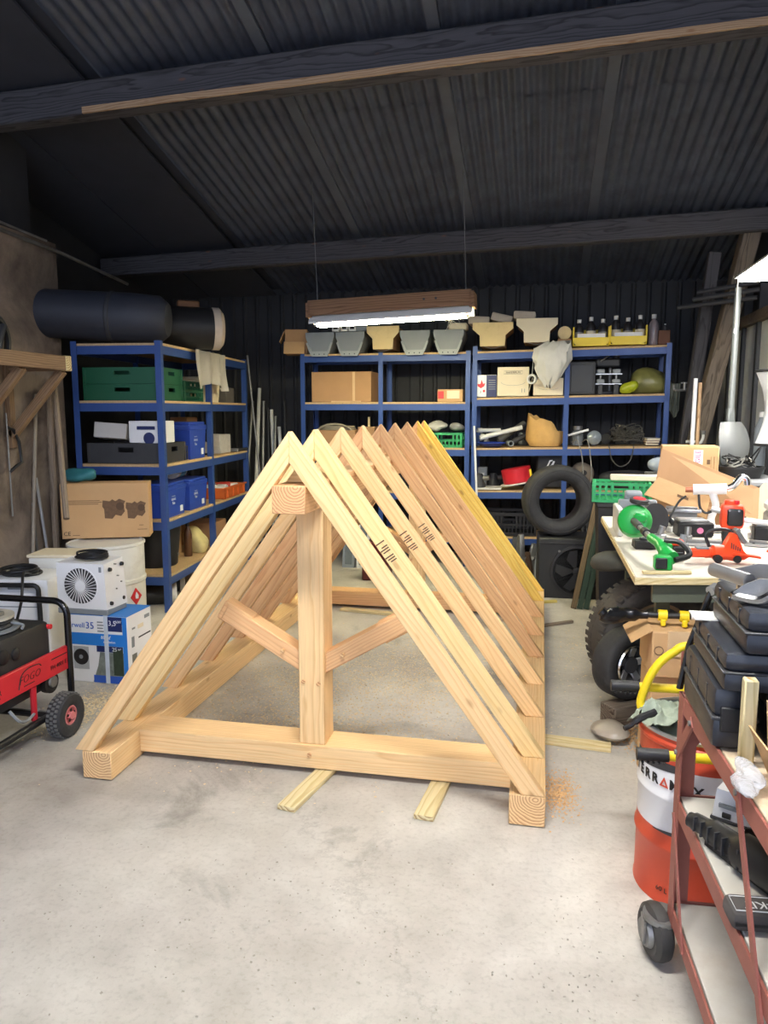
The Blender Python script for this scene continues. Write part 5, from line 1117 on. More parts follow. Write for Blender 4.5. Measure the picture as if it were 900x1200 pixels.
# ================================================================== fan box, tyre, green boards
fb = thing('fan_cabinet', 'dark box fan cabinet on floor with the tyre on top', 'fan', (.0, 6.08, 0), rad(3))
W_, H_ = .66, .49
part(B().bx(0, W_, 0.012, .4, 0, H_, .008), 'cabinet', mat('cabinet_black', (30, 31, 32), .55, 0, .2, 8), fb)
part(B().lathe([(.20, 0), (.205, .004), (.205, .018), (.185, .02), (.18, .0)], o=(.30, .014, .23), ax=(0, -1, 0), n=40, closed=True), 'fan_ring', BLACK, fb)
part(B().lathe([(.19, 0), (.19, .002)], o=(.30, .014, .23), ax=(0, -1, 0), n=40), 'fan_opening', BLACKG, fb)
for k in range(5):
    a_ = 2*math.pi*k/5+.3; c = Vector((.30, .006, .23)); u = Vector((math.cos(a_), 0, math.sin(a_))); v = Vector((math.cos(a_+.75), 0, math.sin(a_+.75)))
    part(B().prism([(c.x+u.x*.03, c.z+u.z*.03), (c.x+u.x*.17, c.z+u.z*.17), (c.x+(u.x+v.x)*.09, c.z+(u.z+v.z)*.09), (c.x+v.x*.12, c.z+v.z*.12), (c.x+v.x*.03, c.z+v.z*.03)], .002, .008, 'Y'), 'fan_blade', BLACK, fb)
part(B().lathe([(.035, 0), (.03, .015), (0, .018)], o=(.30, .01, .23), ax=(0, -1, 0), n=20), 'fan_hub', BLACK, fb)
part(B().cyl((.16, -.012, .39), (.16, -.004, .39), .01, n=10), 'ring_bolt', DULL, fb)
part(B().bx(.0, W_, .0, .013, .45, .455), 'seam', DGREY, fb)
ty = thing('car_tyre', 'worn car tyre standing on the dark fan cabinet', 'tyre', (.14, 6.27, .492+.287), 0, None, rot=(0, 0, rad(12)))
torus_tyre(ty, .287, .21, .165)
part(B().lathe([(.25, -.107), (.252, -.109), (.254, -.107)], ax=(0, 1, 0), n=48, cap=False), 'sidewall_ring', DGREY, ty)
for k in range(3):
    x = .27+.046*k
    tag(timber('green_board', GREENWOOD if k else wood('brown_green_board', (110, 92, 66), (80, 70, 50), .012, .01, .2, .8), None, (x, 5.785, .004), (x+.155, 6.01, .785), .022, .042, (1, 0, 0), .002), ['brown edged board leaning on the fan cabinet', 'middle green board leaning between the brown board and its twin', 'green board leaning nearest to the workbench'][k], 'board', 'boards leaning on the fan cabinet')
# ================================================================== workbench
BZ = .85
wbn = thing('workbench', 'pale topped workbench with olive steel legs, covered in tools', 'workbench', (.95, 4.0, 0))
def Wk(b, n, m, lab=None):
    for v in b.bm.verts: v.co -= Vector((.95, 4.0, 0))
    return part(b, n, m, wbn, lab)
top = [(.378, 3.06), (1.55, 3.29), (1.55, 4.95), (.377, 4.83)]
OLIVE = mat('olive_steel', (92, 98, 84), .55, .1, .12, 8)
Wk(B().prism(top, BZ-.022, BZ, 'Z', .003), 'bench_top', mat('bench_top', (206, 200, 186), .6, 0, .1, 5, dirt=(150, 128, 104), dirtamt=.7))
Wk(B().prism([(.374, 3.05), (1.55, 3.28), (1.55, 3.30), (.394, 3.075), (.394, 4.80), (.372, 4.80)], BZ-.03, BZ-.004, 'Z'), 'edge_trim', BATTEN)
Wk(B().hexa([(.45, 3.10, BZ-.11), (1.53, 3.31, BZ-.11), (1.53, 3.35, BZ-.11), (.45, 3.14, BZ-.11), (.45, 3.10, BZ-.023), (1.53, 3.31, BZ-.023), (1.53, 3.35, BZ-.023), (.45, 3.14, BZ-.023)]), 'apron', OLIVE)
for (x, y) in ((.55, 3.50), (1.45, 3.55), (.55, 4.72), (1.45, 4.8)): Wk(B().bx(x-.03, x+.03, y-.03, y+.03, 0, BZ-.022, .003), 'leg', OLIVE)
Wk(B().bx(.52, .58, 3.53, 4.69, BZ-.1, BZ-.03), 'side_rail', OLIVE)
T_ = BZ+.001
# wood strip, charger
floor_batten('short wood strip lying along the front edge of the workbench', (.41, 3.115, 0), (.60, 3.155, 0), .02, .014, BATTEN, BZ, 'wood_strip')
ch = thing('tool_charger', 'black flat charger under the green trimmer head', 'charger', (.50, 3.72, T_), rad(5)); part(B().bx(-.06, .06, -.04, .04, 0, .04, .006), 'body', BLACK, ch); part(B().bx(-.03, .03, -.02, .02, .038, .05, .004), 'dock', DGREY, ch)
# green string trimmer
h = Vector((.45, 3.66, .0))
gt_ = thing('string_trimmer', 'green battery string trimmer with round guard on the workbench', 'trimmer', (.452, 3.86, T_+.014))
ax_ = Vector((-.30, -.92, .25)).normalized()
c0 = Vector((0, 0, .10))
part(B().lathe([(.0, .015), (.04, .018), (.07, .007), (.08, -.015), (.084, -.045), (.079, -.045), (.072, -.015), (.03, .007), (0, .007)], o=c0, ax=ax_, n=32, cap=False), 'guard', GREEN, gt_)
part(B().lathe([(.045, -.06), (.05, -.05), (.05, -.015), (.025, -.008)], o=c0, ax=ax_, n=24), 'spool', DGREY, gt_)
part(B().box((0, 0, 0), (.06, .04, .045), .01, Matrix.Translation(c0+Vector((.028, -.028, .015)))), 'motor_cover', GREEN, gt_)
sa, sb = c0+Vector((0, -.03, .0)), Vector((.03, -.50, .085)); dd = (sb-sa)
part(B().cyl(sa, sa+dd*.35, .017, n=12), 'shaft_socket', DGREY, gt_); part(B().cyl(sa+dd*.3, sb, .012, n=12), 'shaft', STEEL, gt_); part(B().cyl(sa+dd*.55, sa+dd*.68, .019, n=12), 'shaft_collar', BLACK, gt_)
part(B().tube(spline([sb-dd*.12, sb+Vector((.02, -.06, -.01)), sb+Vector((.03, -.12, -.03)), sb+Vector((.05, -.17, -.045))], 5), [.02]*5+[.026]*5+[.03]*6, 12), 'handle', GREEN, gt_)
part(B().tube(spline([sb+Vector((.03, -.08, .015)), sb+Vector((.09, -.10, .01)), sb+Vector((.12, -.15, -.03)), sb+Vector((.06, -.18, -.05))], 5), .012, 8), 'grip_loop', BLACK, gt_)
part(B().box((0, 0, 0), (.07, .06, .06), .008, Matrix.Translation(sb+Vector((.01, -.20, -.058)))), 'battery_dock', GREEN, gt_)
part(B().box((0, 0, 0), (.045, .012, .045), .004, Matrix.Translation(sb+Vector((.0, -.233, -.056)))), 'battery_slot', BLACK, gt_)
wz = Vector((.03, .04, .19)); part(B().lathe([(.042, -.01), (.047, -.006), (.047, .01), (.042, .013)], o=wz, ax=(.1, -.1, 1), n=24), 'edge_wheel', RUBBER, gt_); part(B().lathe([(.032, .013), (.028, .018), (0, .017)], o=wz, ax=(.1, -.1, 1), n=20), 'wheel_hub', INKRED, gt_)
part(B().cyl(wz, wz+Vector((-.01, -.02, -.09)), .008), 'wheel_stem', GREEN, gt_)
# second trimmer's white frame and dark wheel behind it
mw = thing('scarifier_frame', 'grey machine frame with a dark cog wheel behind the green trimmer', 'machine', (.52, 4.16, T_))
part(B().bx(-.12, -.09, -.12, .2, 0, .14, .006), 'side_plate', WHITED, mw); part(B().bx(-.1, .1, .1, .14, .05, .17, .006), 'cross_plate', GREY, mw)
cw = part(B().lathe([(.07, -.015), (.085, -.015), (.085, .015), (.07, .015)], o=(.06, -.08, .09), ax=(.5, -.8, .1), n=28), 'cog_wheel', DGREY, mw)
part(B().box((0, 0, 0), (.09, .05, .09), .01, Matrix.Translation((-.02, .16, .17)) @ Matrix.Rotation(.4, 4, 'X')), 'grey_hood', GREY, mw)
# battery block and chain saw
sw = thing('orange_saw', 'orange power saw with finned guard and black battery', 'saw', (.745, 3.42, T_), rad(6)); sw.scale = (.74, .74, .74)
part(B().tube(spline([(-.06, 0, .055), (0, 0, .06), (.06, 0, .06), (.12, 0, .05)], 5), [.03]*4+[.045]*6+[.042]*6, 16), 'motor_body', ORANGE, sw)
part(B().prism([(.02, .05), (.15, .02), (.19, .045), (.14, .075), (.11, .17), (.08, .18), (.05, .12)], -.03, .03, 'Y', .006), 'fin_guard', ORANGE, sw)
for k in range(5): part(B().bx(.075+.012*k, .08+.012*k, -.033, -.028, .09-.004*k, .125-.008*k), 'vent_slot', DGREY, sw)
part(B().box((0, 0, 0), (.16, .06, .012), .003, Matrix.Translation((.16, -.02, .052)) @ Matrix.Rotation(rad(8), 4, 'Y')), 'sole_plate', ORANGE, sw)
part(B().box((0, 0, 0), (.11, .05, .05), .008, Matrix.Translation((-.09, -.01, .06))), 'handle_block', ORANGE, sw); part(B().box((0, 0, 0), (.07, .045, .012), .003, Matrix.Translation((-.08, -.01, .088))), 'grey_pad', GREY, sw)
part(B().tube(spline([(-.03, .02, .09), (-.05, .03, .16), (.0, .03, .19), (.08, .03, .185), (.1, .02, .14)], 5), .01, 8), 'bow_handle', BLACK, sw)
part(B().cyl((.11, -.05, .03), (.11, -.03, .03), .022, n=14), 'black_knob', BLACK, sw); part(B().cyl((.0, -.06, .03), (.0, -.03, .035), .024, n=14), 'black_knob', BLACK, sw)
part(B().box((0, 0, 0), (.025, .05, .10), .004, Matrix.Translation((.13, .0, .16)) @ Matrix.Rotation(rad(-35), 4, 'Y')), 'steel_guard', STEEL, sw)
bt_ = thing('battery_pack', 'black battery pack with green and orange ends on the workbench', 'battery', (.595, 3.44, T_), rad(8)); bt_.scale = (.75, .75, .75)
part(B().bx(-.035, .035, -.03, .05, 0, .085, .008), 'pack', BLACK, bt_); part(B().bx(-.06, -.035, -.02, .04, .01, .10, .006), 'green_end', GREEN, bt_); part(B().box((0, 0, 0), (.075, .06, .04), .01, Matrix.Translation((.0, .03, .10))), 'orange_end', ORANGE, bt_)
part(B().bx(-.02, .025, -.034, -.029, .015, .02), 'label_line', INKW, bt_); part(B().bx(-.02, .02, -.034, -.029, .05, .053), 'label_line', GREY, bt_)
# brush cutter with engine
bc = thing('brush_cutter', 'orange brush cutter engine with square black cover and white shaft', 'brush cutter', (.95, 4.05, T_), rad(-8)); bc.scale = (.85, .85, .85)
part(B().box((0, 0, 0), (.13, .12, .15), .03, Matrix.Translation((0, 0, .145)), 2), 'engine_shell', ORANGE, bc)
part(B().box((0, 0, 0), (.085, .02, .10), .014, Matrix.Translation((.012, -.068, .145)), 2), 'black_cover', BLACK, bc)
for s_ in (-.02, .03): part(B().cyl((s_, -.08, .185), (s_, -.074, .185), .006, n=8), 'cover_screw', STEEL, bc)
part(B().cyl((.02, -.02, .21), (.02, -.02, .24), .016), 'fuel_cap', INKRED, bc); part(B().box((0, 0, 0), (.06, .07, .03), .008, Matrix.Translation((-.015, .0, .225))), 'top_shroud', ORANGE, bc)
part(B().cyl((.05, .02, .12), (.52, -.12, .105), .015, n=12), 'white_shaft', WHITE, bc); part(B().cyl((-.06, .0, .17), (-.11, .01, .18), .016), 'exhaust', STEEL, bc); part(B().bx(-.05, .05, -.04, .04, 0, .075, .01), 'stand', BLACK, bc)
# yellow handled tool, dark boxes, steel rails, white drill with chrome elbow
yh = thing('bent_hose', 'curved yellow orange handle with black ends on the workbench', 'hose', (.61, 4.2, T_), rad(10))
pts = spline([(-.08, 0, .012), (-.07, 0, .07), (-.02, 0, .10), (.05, 0, .09), (.09, -.01, .05)], 6)
part(B().tube(pts[4:-5], .016, 10), 'yellow_grip', mat('orange_yellow', (240, 170, 30), .5), yh); part(B().tube(pts[:6], .013, 10), 'black_end', BLACK, yh); part(B().tube(pts[-7:], .013, 10), 'black_end', BLACK, yh)
part(B().tube(spline([(.02, -.02, .01), (.06, -.03, .09), (.11, -.01, .17), (.15, .0, .2)], 6), .006, 6), 'black_lead', CABLE, yh)
for k, (x, y, rz_) in enumerate(((.79, 4.16, 4), (1.15, 4.08, -6))):
    db = thing('drill_case', ['black drill case with pink dot between yellow handle and brush cutter', 'black drill case with pink dot past the brush cutter'][k], 'case', (x, y, T_), rad(rz_), 'black drill cases on the bench')
    part(B().bx(-.09, .09, -.06, .06, 0, .075, .008), 'body', BLACK, db); part(B().bx(-.08, .06, -.05, .05, .074, .09, .004), 'silver_lid', STEEL, db); part(B().cyl((.02, -.063, .035), (.02, -.058, .035), .016, n=16), 'pink_dot', mat('pink_dot', (226, 130, 170), .5), db)
for k, (x0, y0, x1, y1, z) in enumerate(((.66, 3.86, .93, 3.82, .0), (.66, 4.36, .86, 4.33, .10), (.98, 3.90, 1.24, 3.80, .0), (.80, 4.30, .99, 4.28, .0))):
    st_ = thing('steel_rail', ['steel guide rail before the black drill case', 'steel rail with holes propped behind the drill case', 'steel rail beside the brush cutter shaft', 'steel rail lying under the brush cutter exhaust'][k], 'rail', (x0, y0, T_+z), math.atan2(y1-y0, x1-x0), 'steel rails on the bench')
    L_ = math.hypot(x1-x0, y1-y0)
    part(B().bx(0, L_, -.025, .025, 0, .016, .003), 'bar', STEEL, st_); part(B().bx(.02, L_-.02, -.006, .006, .016, .03, .002), 'ridge', DULL, st_)
    for q in (.15, .85): part(B().cyl((L_*q, -.016, .015), (L_*q, -.016, .018), .006, n=8), 'hole', INK, st_)
    if z: part(B().bx(.02, L_-.02, .0, .02, -z, .0), 'web', DULL, st_)
fc = thing('white_drill', 'white power drill with chrome elbow before the cardboard', 'drill', (.93, 4.42, T_), rad(-10))
part(B().cyl((-.1, 0, .215), (.07, 0, .225), .03, n=14), 'barrel', WHITE, fc); part(B().cyl((-.14, 0, .213), (-.1, 0, .215), .016, n=12), 'chuck', mat('copper', (186, 120, 90), .4, .6), fc)
part(B().tube(spline([(.0, 0, .20), (.02, 0, .13), (.0, 0, .06), (.01, 0, .0)], 5), .02, 10), 'grip', WHITE, fc); part(B().tube(spline([(.07, 0, .225), (.10, 0, .24), (.125, 0, .275), (.14, 0, .29), (.165, 0, .28), (.17, 0, .25)], 5), .02, 10), 'elbow', CHROME, fc); part(B().bx(-.03, .05, -.03, .03, 0, .02, .004), 'base', WHITE, fc)
part(B().tube(spline([(-.07, -.01, .19), (-.06, -.02, .12), (-.03, -.02, .09), (.0, -.02, .1)], 5), .007, 6), 'hose', DGREY, fc)
gm = thing('grey_case', 'pale grey flat case at the end of the workbench', 'case', (1.385, 4.30, T_), rad(-8)); part(B().bx(-.2, .2, -.14, .14, 0, .11, .015), 'lower_shell', GREY, gm); part(B().bx(-.2, .2, -.14, .14, .11, .165, .015), 'lid', mat('pale_grey', (196, 202, 206), .45), gm); part(B().bx(-.1, .12, -.1, -.08, .163, .172), 'handle_slot', DGREY, gm)
cpc = thing('orange_nozzle', 'small orange nozzle lying on the workbench', 'nozzle', (1.07, 3.62, T_+.016)); part(B().lathe([(.016, 0), (.016, .03), (.008, .04), (.007, .07)], ax=(-.6, .6, 0), n=12), 'tip', ORANGE, cpc); part(B().lathe([(.016, 0), (.012, -.008)], ax=(-.6, .6, 0), n=12), 'rim', ORANGE, cpc)
fl_ = thing('flat_file', 'dark flat file at the front edge of the workbench', 'file', (.98, 3.33, T_), rad(10)); part(B().bx(-.05, .1, -.012, .012, 0, .008, .001), 'blade', DGREY, fl_); part(B().cyl((-.11, 0, .011), (-.05, 0, .008), .011, n=10), 'handle', BLACK, fl_)
# small fittings strewn among the tools
for k, (x, y, m_, l_) in enumerate(((.60, 3.98, STEEL, 'steel coupling beside the charger'), (.66, 3.72, GREY, 'grey bracket before the steel guide rail'), (.73, 3.97, DULL, 'dull pump body behind the steel guide rail'), (.85, 3.70, BLACK, 'black clamp beside the orange saw handle'), (.90, 4.29, WHITED, 'white fitting behind the drill case'), (1.08, 4.12, STEEL, 'steel elbow under the white shaft'), (.70, 4.26, WHITED, 'white round fitting near the propped rail'))):
    ft = thing('metal_fitting', l_, 'fitting', (x, y, T_), rad(37*k), 'fittings among the bench tools')
    part(B().bx(-.03, .03, -.02, .02, 0, .03, .005), 'base', m_, ft); part(B().cyl((0, 0, .028), (.012, 0, .07), .016, n=12), 'neck', m_, ft); part(B().cyl((-.03, 0, .018), (-.055, .01, .02), .011, n=10), 'spigot', DULL, ft)
# ---- cardboard behind the tools
ob = thing('open_carton', 'large open cardboard box with torn flaps on the workbench', 'box', (.86, 4.66, T_), rad(-14))
part(B().bx(-.20, .2, -.1, .16, 0, .14, .004), 'body', CARD2, ob)
part(B().hexa([(-.20, -.10, .135), (.36, -.13, .06), (.36, -.125, .06), (-.20, -.095, .135), (-.17, .0, .43), (.36, -.03, .22), (.36, -.025, .22), (-.17, .005, .43)]), 'tall_flap', CARD2, ob)
part(B().hexa([(-.24, -.15, .17), (.10, -.17, .05), (.10, -.165, .045), (-.24, -.145, .165), (-.17, -.105, .27), (.11, -.125, .17), (.11, -.12, .165), (-.17, -.10, .265)]), 'torn_flap', CARD, ob)
part(B().hexa([(-.06, -.157, .165), (.0, -.161, .145), (.0, -.162, .145), (-.06, -.158, .165), (-.06, -.154, .18), (.0, -.158, .16), (.0, -.159, .16), (-.06, -.155, .18)]), 'printed_bar', INKBROWN, ob)
part(B().hexa([(-.3, -.1, .0), (-.2, -.1, .0), (-.2, .1, .0), (-.3, .1, .0), (-.3, -.1, .06), (-.2, -.1, .13), (-.2, .1, .13), (-.3, .1, .06)]), 'side_flap', CARD2, ob)
cb2 = thing('cream_board', 'curved cream card sheet beside the big open carton', 'card', (1.30, 4.76, T_), rad(-14)); part(B().prism([(-.1, 0), (.2, 0), (.2, .16), (.08, .22), (-.02, .23), (-.1, .12)], 0, .006, 'Y'), 'sheet', CREAM, cb2); part(B().bx(-.1, .2, 0, .08, 0, .006), 'fold', CREAM, cb2)
# ---- grey cabinet behind the bench with carton, bucket, shovel
cb3 = thing('steel_cabinet', 'dark grey steel chest behind the workbench', 'chest', (1.1, 5.35, 0)); part(B().bx(-.35, .42, -.28, .42, 0, 1.03, .01), 'body', DGREY, cb3); part(B().bx(-.36, .43, -.29, .43, 1.03, 1.062, .006), 'lid', mat('lid_grey', (150, 152, 154), .5), cb3); part(B().bx(-.3, .38, -.287, -.279, .1, .95, .004), 'door', mat('door_grey', (70, 72, 76), .5), cb3)
fr_ = carton('carton with pink FRAGILE sticker behind the open box', (.945, 5.25, 1.063), .34, .26, .21, rad(-6), CARD, False)
part(B().bx(.02, .075, -.1315, -.129, .03, .19), 'sticker', INKW, fr_); text('FRAGILE', .042, mat('ink_magenta', (196, 30, 120), .5), fr_, (.047, -.132, .11), (rad(90), rad(-90), 0)); part(B().bx(.10, .12, -.131, -.129, .1, .13), 'code_print', INKBROWN, fr_)
for k in range(2): part(B().tube([(.125+.02*k, -.1305, .06), (.14+.02*k, -.1305, .06), (.14+.02*k, -.1305, .15), (.125+.02*k, -.1305, .15)], .0012, 4, closed=True), 'arrow_print', INKBROWN, fr_)
bk2 = thing('cable_tub', 'low black tub heaped with wires behind the workbench', 'tub', (1.29, 5.36, 1.063)); part(B().lathe([(.0, 0), (.12, 0), (.14, .06), (.15, .06), (.15, .075), (.132, .075), (.125, .02), (0, .02)], n=28, cap=False), 'tub', BLACK, bk2)
rnd = random.Random(9); pts = [(rnd.uniform(-.1, .1), rnd.uniform(-.1, .1), .05+abs(rnd.gauss(.03, .04))) for _ in range(40)]
part(B().tube(spline(pts, 4), .005, 5), 'wires', CABLE, bk2); pts = [(rnd.uniform(-.1, .1), rnd.uniform(-.1, .1), .06+abs(rnd.gauss(.04, .03))) for _ in range(14)]; part(B().tube(spline(pts, 4), .005, 5), 'pale_wires', CABLEG, bk2)
shv = thing('scoop_shovel', 'steel shovel with pale blade standing against right wall', 'shovel', (1.29, 5.66, 1.063), rad(20), None, rot=(rad(-3), 0, rad(20)))
part(B().cyl((.0, 0, .42), (.03, .0, 1.28), .022, n=14), 'shaft', mat('shaft_grey', (120, 124, 122), .5, .3), shv)
part(B().prism([(-.03, .28), (.03, .28), (.024, .46), (-.024, .46)], -.018, .018, 'Y', .008), 'socket', mat('shaft_grey', (176, 180, 178)), shv)
bl = B(); g = []
for j in range(11):
    v = j/10; wj = .115*math.sqrt(max(.02, 1-((v-.42)/.585)**2)); row = []
    for i in range(9):
        u = i/8-.5; row.append(bl.bm.verts.new((u*2*wj, -.05+.16*(u*u)-.05*math.sin(v*3), .36-.35*v)))
    g.append(row)
for j in range(10):
    for i in range(8): bl.bm.faces.new((g[j][i], g[j][i+1], g[j+1][i+1], g[j+1][i]))
bmesh.ops.solidify(bl.bm, geom=bl.bm.faces[:], thickness=.004)
part(bl, 'blade', mat('blade_pale', (168, 170, 168), .45, .15, .08), shv, smooth=60)
cp_ = thing('white_seat_shell', 'white curved seat shell with dark rim hung on right wall', 'seat', (1.47, 5.40, 1.3), rad(-70)); sb_ = B(); g = []
for j in range(13):
    v = j/12; row = []
    for i in range(9):
        u = i/8-.5; row.append(sb_.bm.verts.new((u*.34*(1-.35*v), -.10*math.cos(u*3)+.07*math.sin(v*3.1), .46-.48*v)))
    g.append(row)
for j in range(12):
    for i in range(8): sb_.bm.faces.new((g[j][i], g[j][i+1], g[j+1][i+1], g[j+1][i]))
edge = [v.co.copy() for v in g[0]]+[g[j][-1].co.copy() for j in range(1, 13)]+[v.co.copy() for v in g[-1][-2::-1]]+[g[j][0].co.copy() for j in range(11, 0, -1)]
bmesh.ops.solidify(sb_.bm, geom=sb_.bm.faces[:], thickness=.008)
part(sb_, 'shell', WHITE, cp_, smooth=60); part(B().tube(edge, .009, 6, closed=True), 'rim', BLACK, cp_)
part(B().cyl((0, .0, .36), (0, .06, 1.0), .02, n=12), 'hanging_pole', GREY, cp_)
sp = thing('spray_bottle', 'small white bottle beside the white seat shell', 'bottle', (1.49, 5.70, 1.063)); part(B().lathe([(.035, 0), (.04, .02), (.04, .32), (.015, .38), (.014, .4)], n=16), 'body', GREY, sp); part(B().lathe([(.018, .395), (.018, .43), (0, .43)], n=12), 'cap', WHITED, sp)
# poles and taps by the back right corner
pole('white plastic pole leaning by the diagonal timber', (1.16, 6.32, 1.75), (1.10, 6.05, .006), .016, WHITE, 'plastic_pole', 'pole')
pole('wooden stick leaning beside the white plastic pole', (1.21, 6.40, 1.72), (1.155, 6.1, .006), .014, SHELFWOOD, 'wood_pole', 'pole', grain=True)
tp = thing('pipe_tap', 'bent pipe tap hanging near the leaning poles', 'tap', (1.22, 6.60, 1.22)); part(B().tube(spline([(-.06, 0, .03), (.0, 0, .03), (.05, 0, .02), (.07, 0, .06), (.07, 0, .10)], 5), .012, 8), 'pipe', WHITED, tp); part(B().cyl((.07, 0, .09), (.07, 0, .12), .02), 'collar', DULL, tp); part(B().cyl((0, .0, .03), (0, .06, .03), .01), 'wall_bracket', DULL, tp)
tp = thing('garden_tap', 'brass tap on a bracket beside back shelving post', 'tap', (1.24, 7.0, 1.68)); part(B().tube(spline([(-.14, -.05, .04), (-.13, -.05, .0), (-.05, -.03, .0), (.03, .0, .02)], 5), .012, 8), 'spout', DULL, tp); part(B().cyl((-.05, -.03, .0), (-.05, -.03, .06), .012), 'stem', DULL, tp); part(B().cyl((-.08, -.03, .06), (-.02, -.03, .06), .008), 'tee_handle', DULL, tp)
for k, (z, dx) in enumerate(((2.38, 0), (2.44, .04), (2.33, -.1))):
    pole(['grey pipe stored under the roof beam by the brace, middle one', 'grey pipe stored under the roof beam, highest of three', 'grey pipe stored under the roof beam, lowest of three'][k], (1.15+dx, 6.55+.04*k, z), (1.58, 6.3+.04*k, z+.03), .018, DGREY, 'stored_pipe', 'pipe', 'pipes stored by the brace')
# ---- crate on a black bin at the bench end
bn = thing('black_bin', 'black bin behind the bench end under the green crate', 'bin', (.53, 5.06, 0)); part(B().hexa([(-.13, -.12, 0), (.13, -.12, 0), (.13, .12, 0), (-.13, .12, 0), (-.17, -.16, .90), (.17, -.16, .90), (.17, .16, .90), (-.17, .16, .90)]), 'body', BLACK, bn); part(B().bx(-.18, .18, -.17, .17, .895, .925, .006), 'rim', BLACK, bn)
crate('bright green slotted crate at the back end of the workbench', (.51, 5.05, .926), .34, .26, .125, mat('crate_bright', (40, 150, 90), .5), rad(-4))
single(B().bx(-.2, .2, -.03, .03, 0, .04, .006), 'canvas_roll', CREAM, 'cream canvas strip lying across the green crate', 'canvas', (.64, 5.07, 1.053), rad(-4))
single(B().blob((0, 0, .06), (.13, .1, .06), 5, .12, 3, .0), 'clear_basin', mat('clear_basin', (168, 178, 188), .2, alpha=.8), 'clear plastic basin behind the green crate', 'basin', (.86, 5.58, 1.063))
# ================================================================== under and before the bench
bt2 = thing('tractor_tyre', 'large lugged tyre standing under the workbench', 'tyre', (.585, 4.02, .322), 0, None, rot=(0, 0, rad(20)))
torus_tyre(bt2, .318, .2, .2, lugs=46, m=mat('tyre_brown', (66, 62, 58), .8, 0, .25, 12, dirt=(110, 98, 84), bump=.2, bscale=80))
part(B().lathe([(.185, -.06), (.205, -.07), (.21, -.055), (.19, -.045)], ax=(0, 1, 0), n=40, closed=True), 'bead_ring', mat('rust_tan', (150, 124, 92), .8), bt2)
w2 = thing('trailer_wheel', 'spare wheel with silver spoked rim leaning before the large lugged tyre', 'wheel', (.43, 3.74, .272), 0, None, rot=(0, 0, rad(40)))
torus_tyre(w2, .172, .13, .10)
part(B().lathe([(.10, -.045), (.105, -.058), (.098, -.062), (.09, -.04), (.06, -.02), (.0, -.02), (0, .0), (.095, .0), (.10, .045)], ax=(0, 1, 0), n=36, cap=False), 'rim', mat('rim_dark', (70, 72, 74), .4, .5), w2)
part(B().lathe([(.097, -.056), (.102, -.066), (.107, -.058)], ax=(0, 1, 0), n=36, cap=False), 'rim_edge', CHROME, w2)
for k in range(5):
    a_ = 2*math.pi*k/5+.2; u = Vector((math.cos(a_), 0, math.sin(a_))); part(B().beam(u*.04+Vector((0, -.03, 0)), u*.092+Vector((0, -.045, 0)), .038, .012, (0, 1, 0), .004), 'spoke', STEEL, w2)
part(B().lathe([(.045, -.02), (.04, -.045), (0, -.048)], ax=(0, 1, 0), n=20), 'hub_cap', DGREY, w2)
tag(timber('timber_block', STUD, None, (.345, 3.62, .048), (.49, 3.72, .048), .11, .094, bev=.004), 'old timber block under the spare wheel', 'block')
single(B().blob((0, 0, .075), (.12, .11, .06), 14, .2, 3, .0), 'canvas_bag', mat('canvas_olive', (74, 73, 64), .85, 0, .15, 10), 'olive canvas bag lying on the large lugged tyre', 'bag', (.385, 4.05, .642))
lo = carton('lower brown carton under the crumpled carton and bench', (.55, 3.12, 0), .22, .2, .465, rad(4), CARD, False)
up_ = thing('crumpled_carton', 'crumpled carton with long flap under the front of workbench', 'box', (.56, 3.12, .47), rad(2))
part(B().bx(-.125, .14, -.14, .14, 0, .185, .006), 'body', CARD, up_); part(B().bx(-.07, .13, -.146, -.14, .09, .19, .0), 'front_flap', CARDIN, up_); part(B().hexa([(-.125, -.14, .188), (-.125, .1, .188), (-.20, .12, .13), (-.20, -.12, .13), (-.125, -.14, .192), (-.125, .1, .192), (-.20, .12, .134), (-.20, -.12, .134)]), 'side_flap', CARD, up_)
part(B().lathe([(.018, 0), (.018, .001), (.015, .001), (.015, 0)], o=(-.10, -.141, .11), ax=(0, -1, 0), n=20, closed=True), 'ring_print', INKBROWN, up_)
pt = thing('pole_pruner', 'black pole tool with two yellow clamps on the crumpled carton', 'pruner', (.41, 3.06, .66), rad(-2))
part(B().tube(spline([(-.16, -.02, .05), (-.13, -.02, .03), (-.06, 0, .035), (.02, 0, .04)], 5), [.02]*3+[.034]*6+[.028]*4+[.018]*3, 12), 'head', BLACKG, pt); part(B().cyl((.0, 0, .04), (.24, .0, .042), .012, n=12), 'shaft', BLACK, pt)
for x in (.075, .155): part(B().cyl((x-.017, 0, .041), (x+.017, 0, .041), .022, n=16), 'yellow_clamp', YELLOW, pt); part(B().bx(x-.008, x+.012, -.02, .0, .0, .03, .004), 'clamp_lever', YELLOW, pt)
part(B().cyl((.18, 0, .042), (.275, 0, .043), .0125, n=12), 'label_sleeve', INKW, pt); part(B().lathe([(.018, 0), (.018, .008)], o=(.255, 0, .042), ax=(1, 0, 0), n=12), 'yellow_ring', YELLOW, pt); text('ACTIVO', .014, INK, pt, (.22, -.0128, .042), FRONT)
single(B().blob((0, 0, .03), (.08, .09, .04), 17, .35, 3, .0), 'plastic_scrap', mat('scrap_plastic', (186, 176, 160), .3, 0, .15, 12, alpha=.85), 'crumpled clear plastic on floor below the spare wheel', 'plastic', (.33, 3.47, 0))
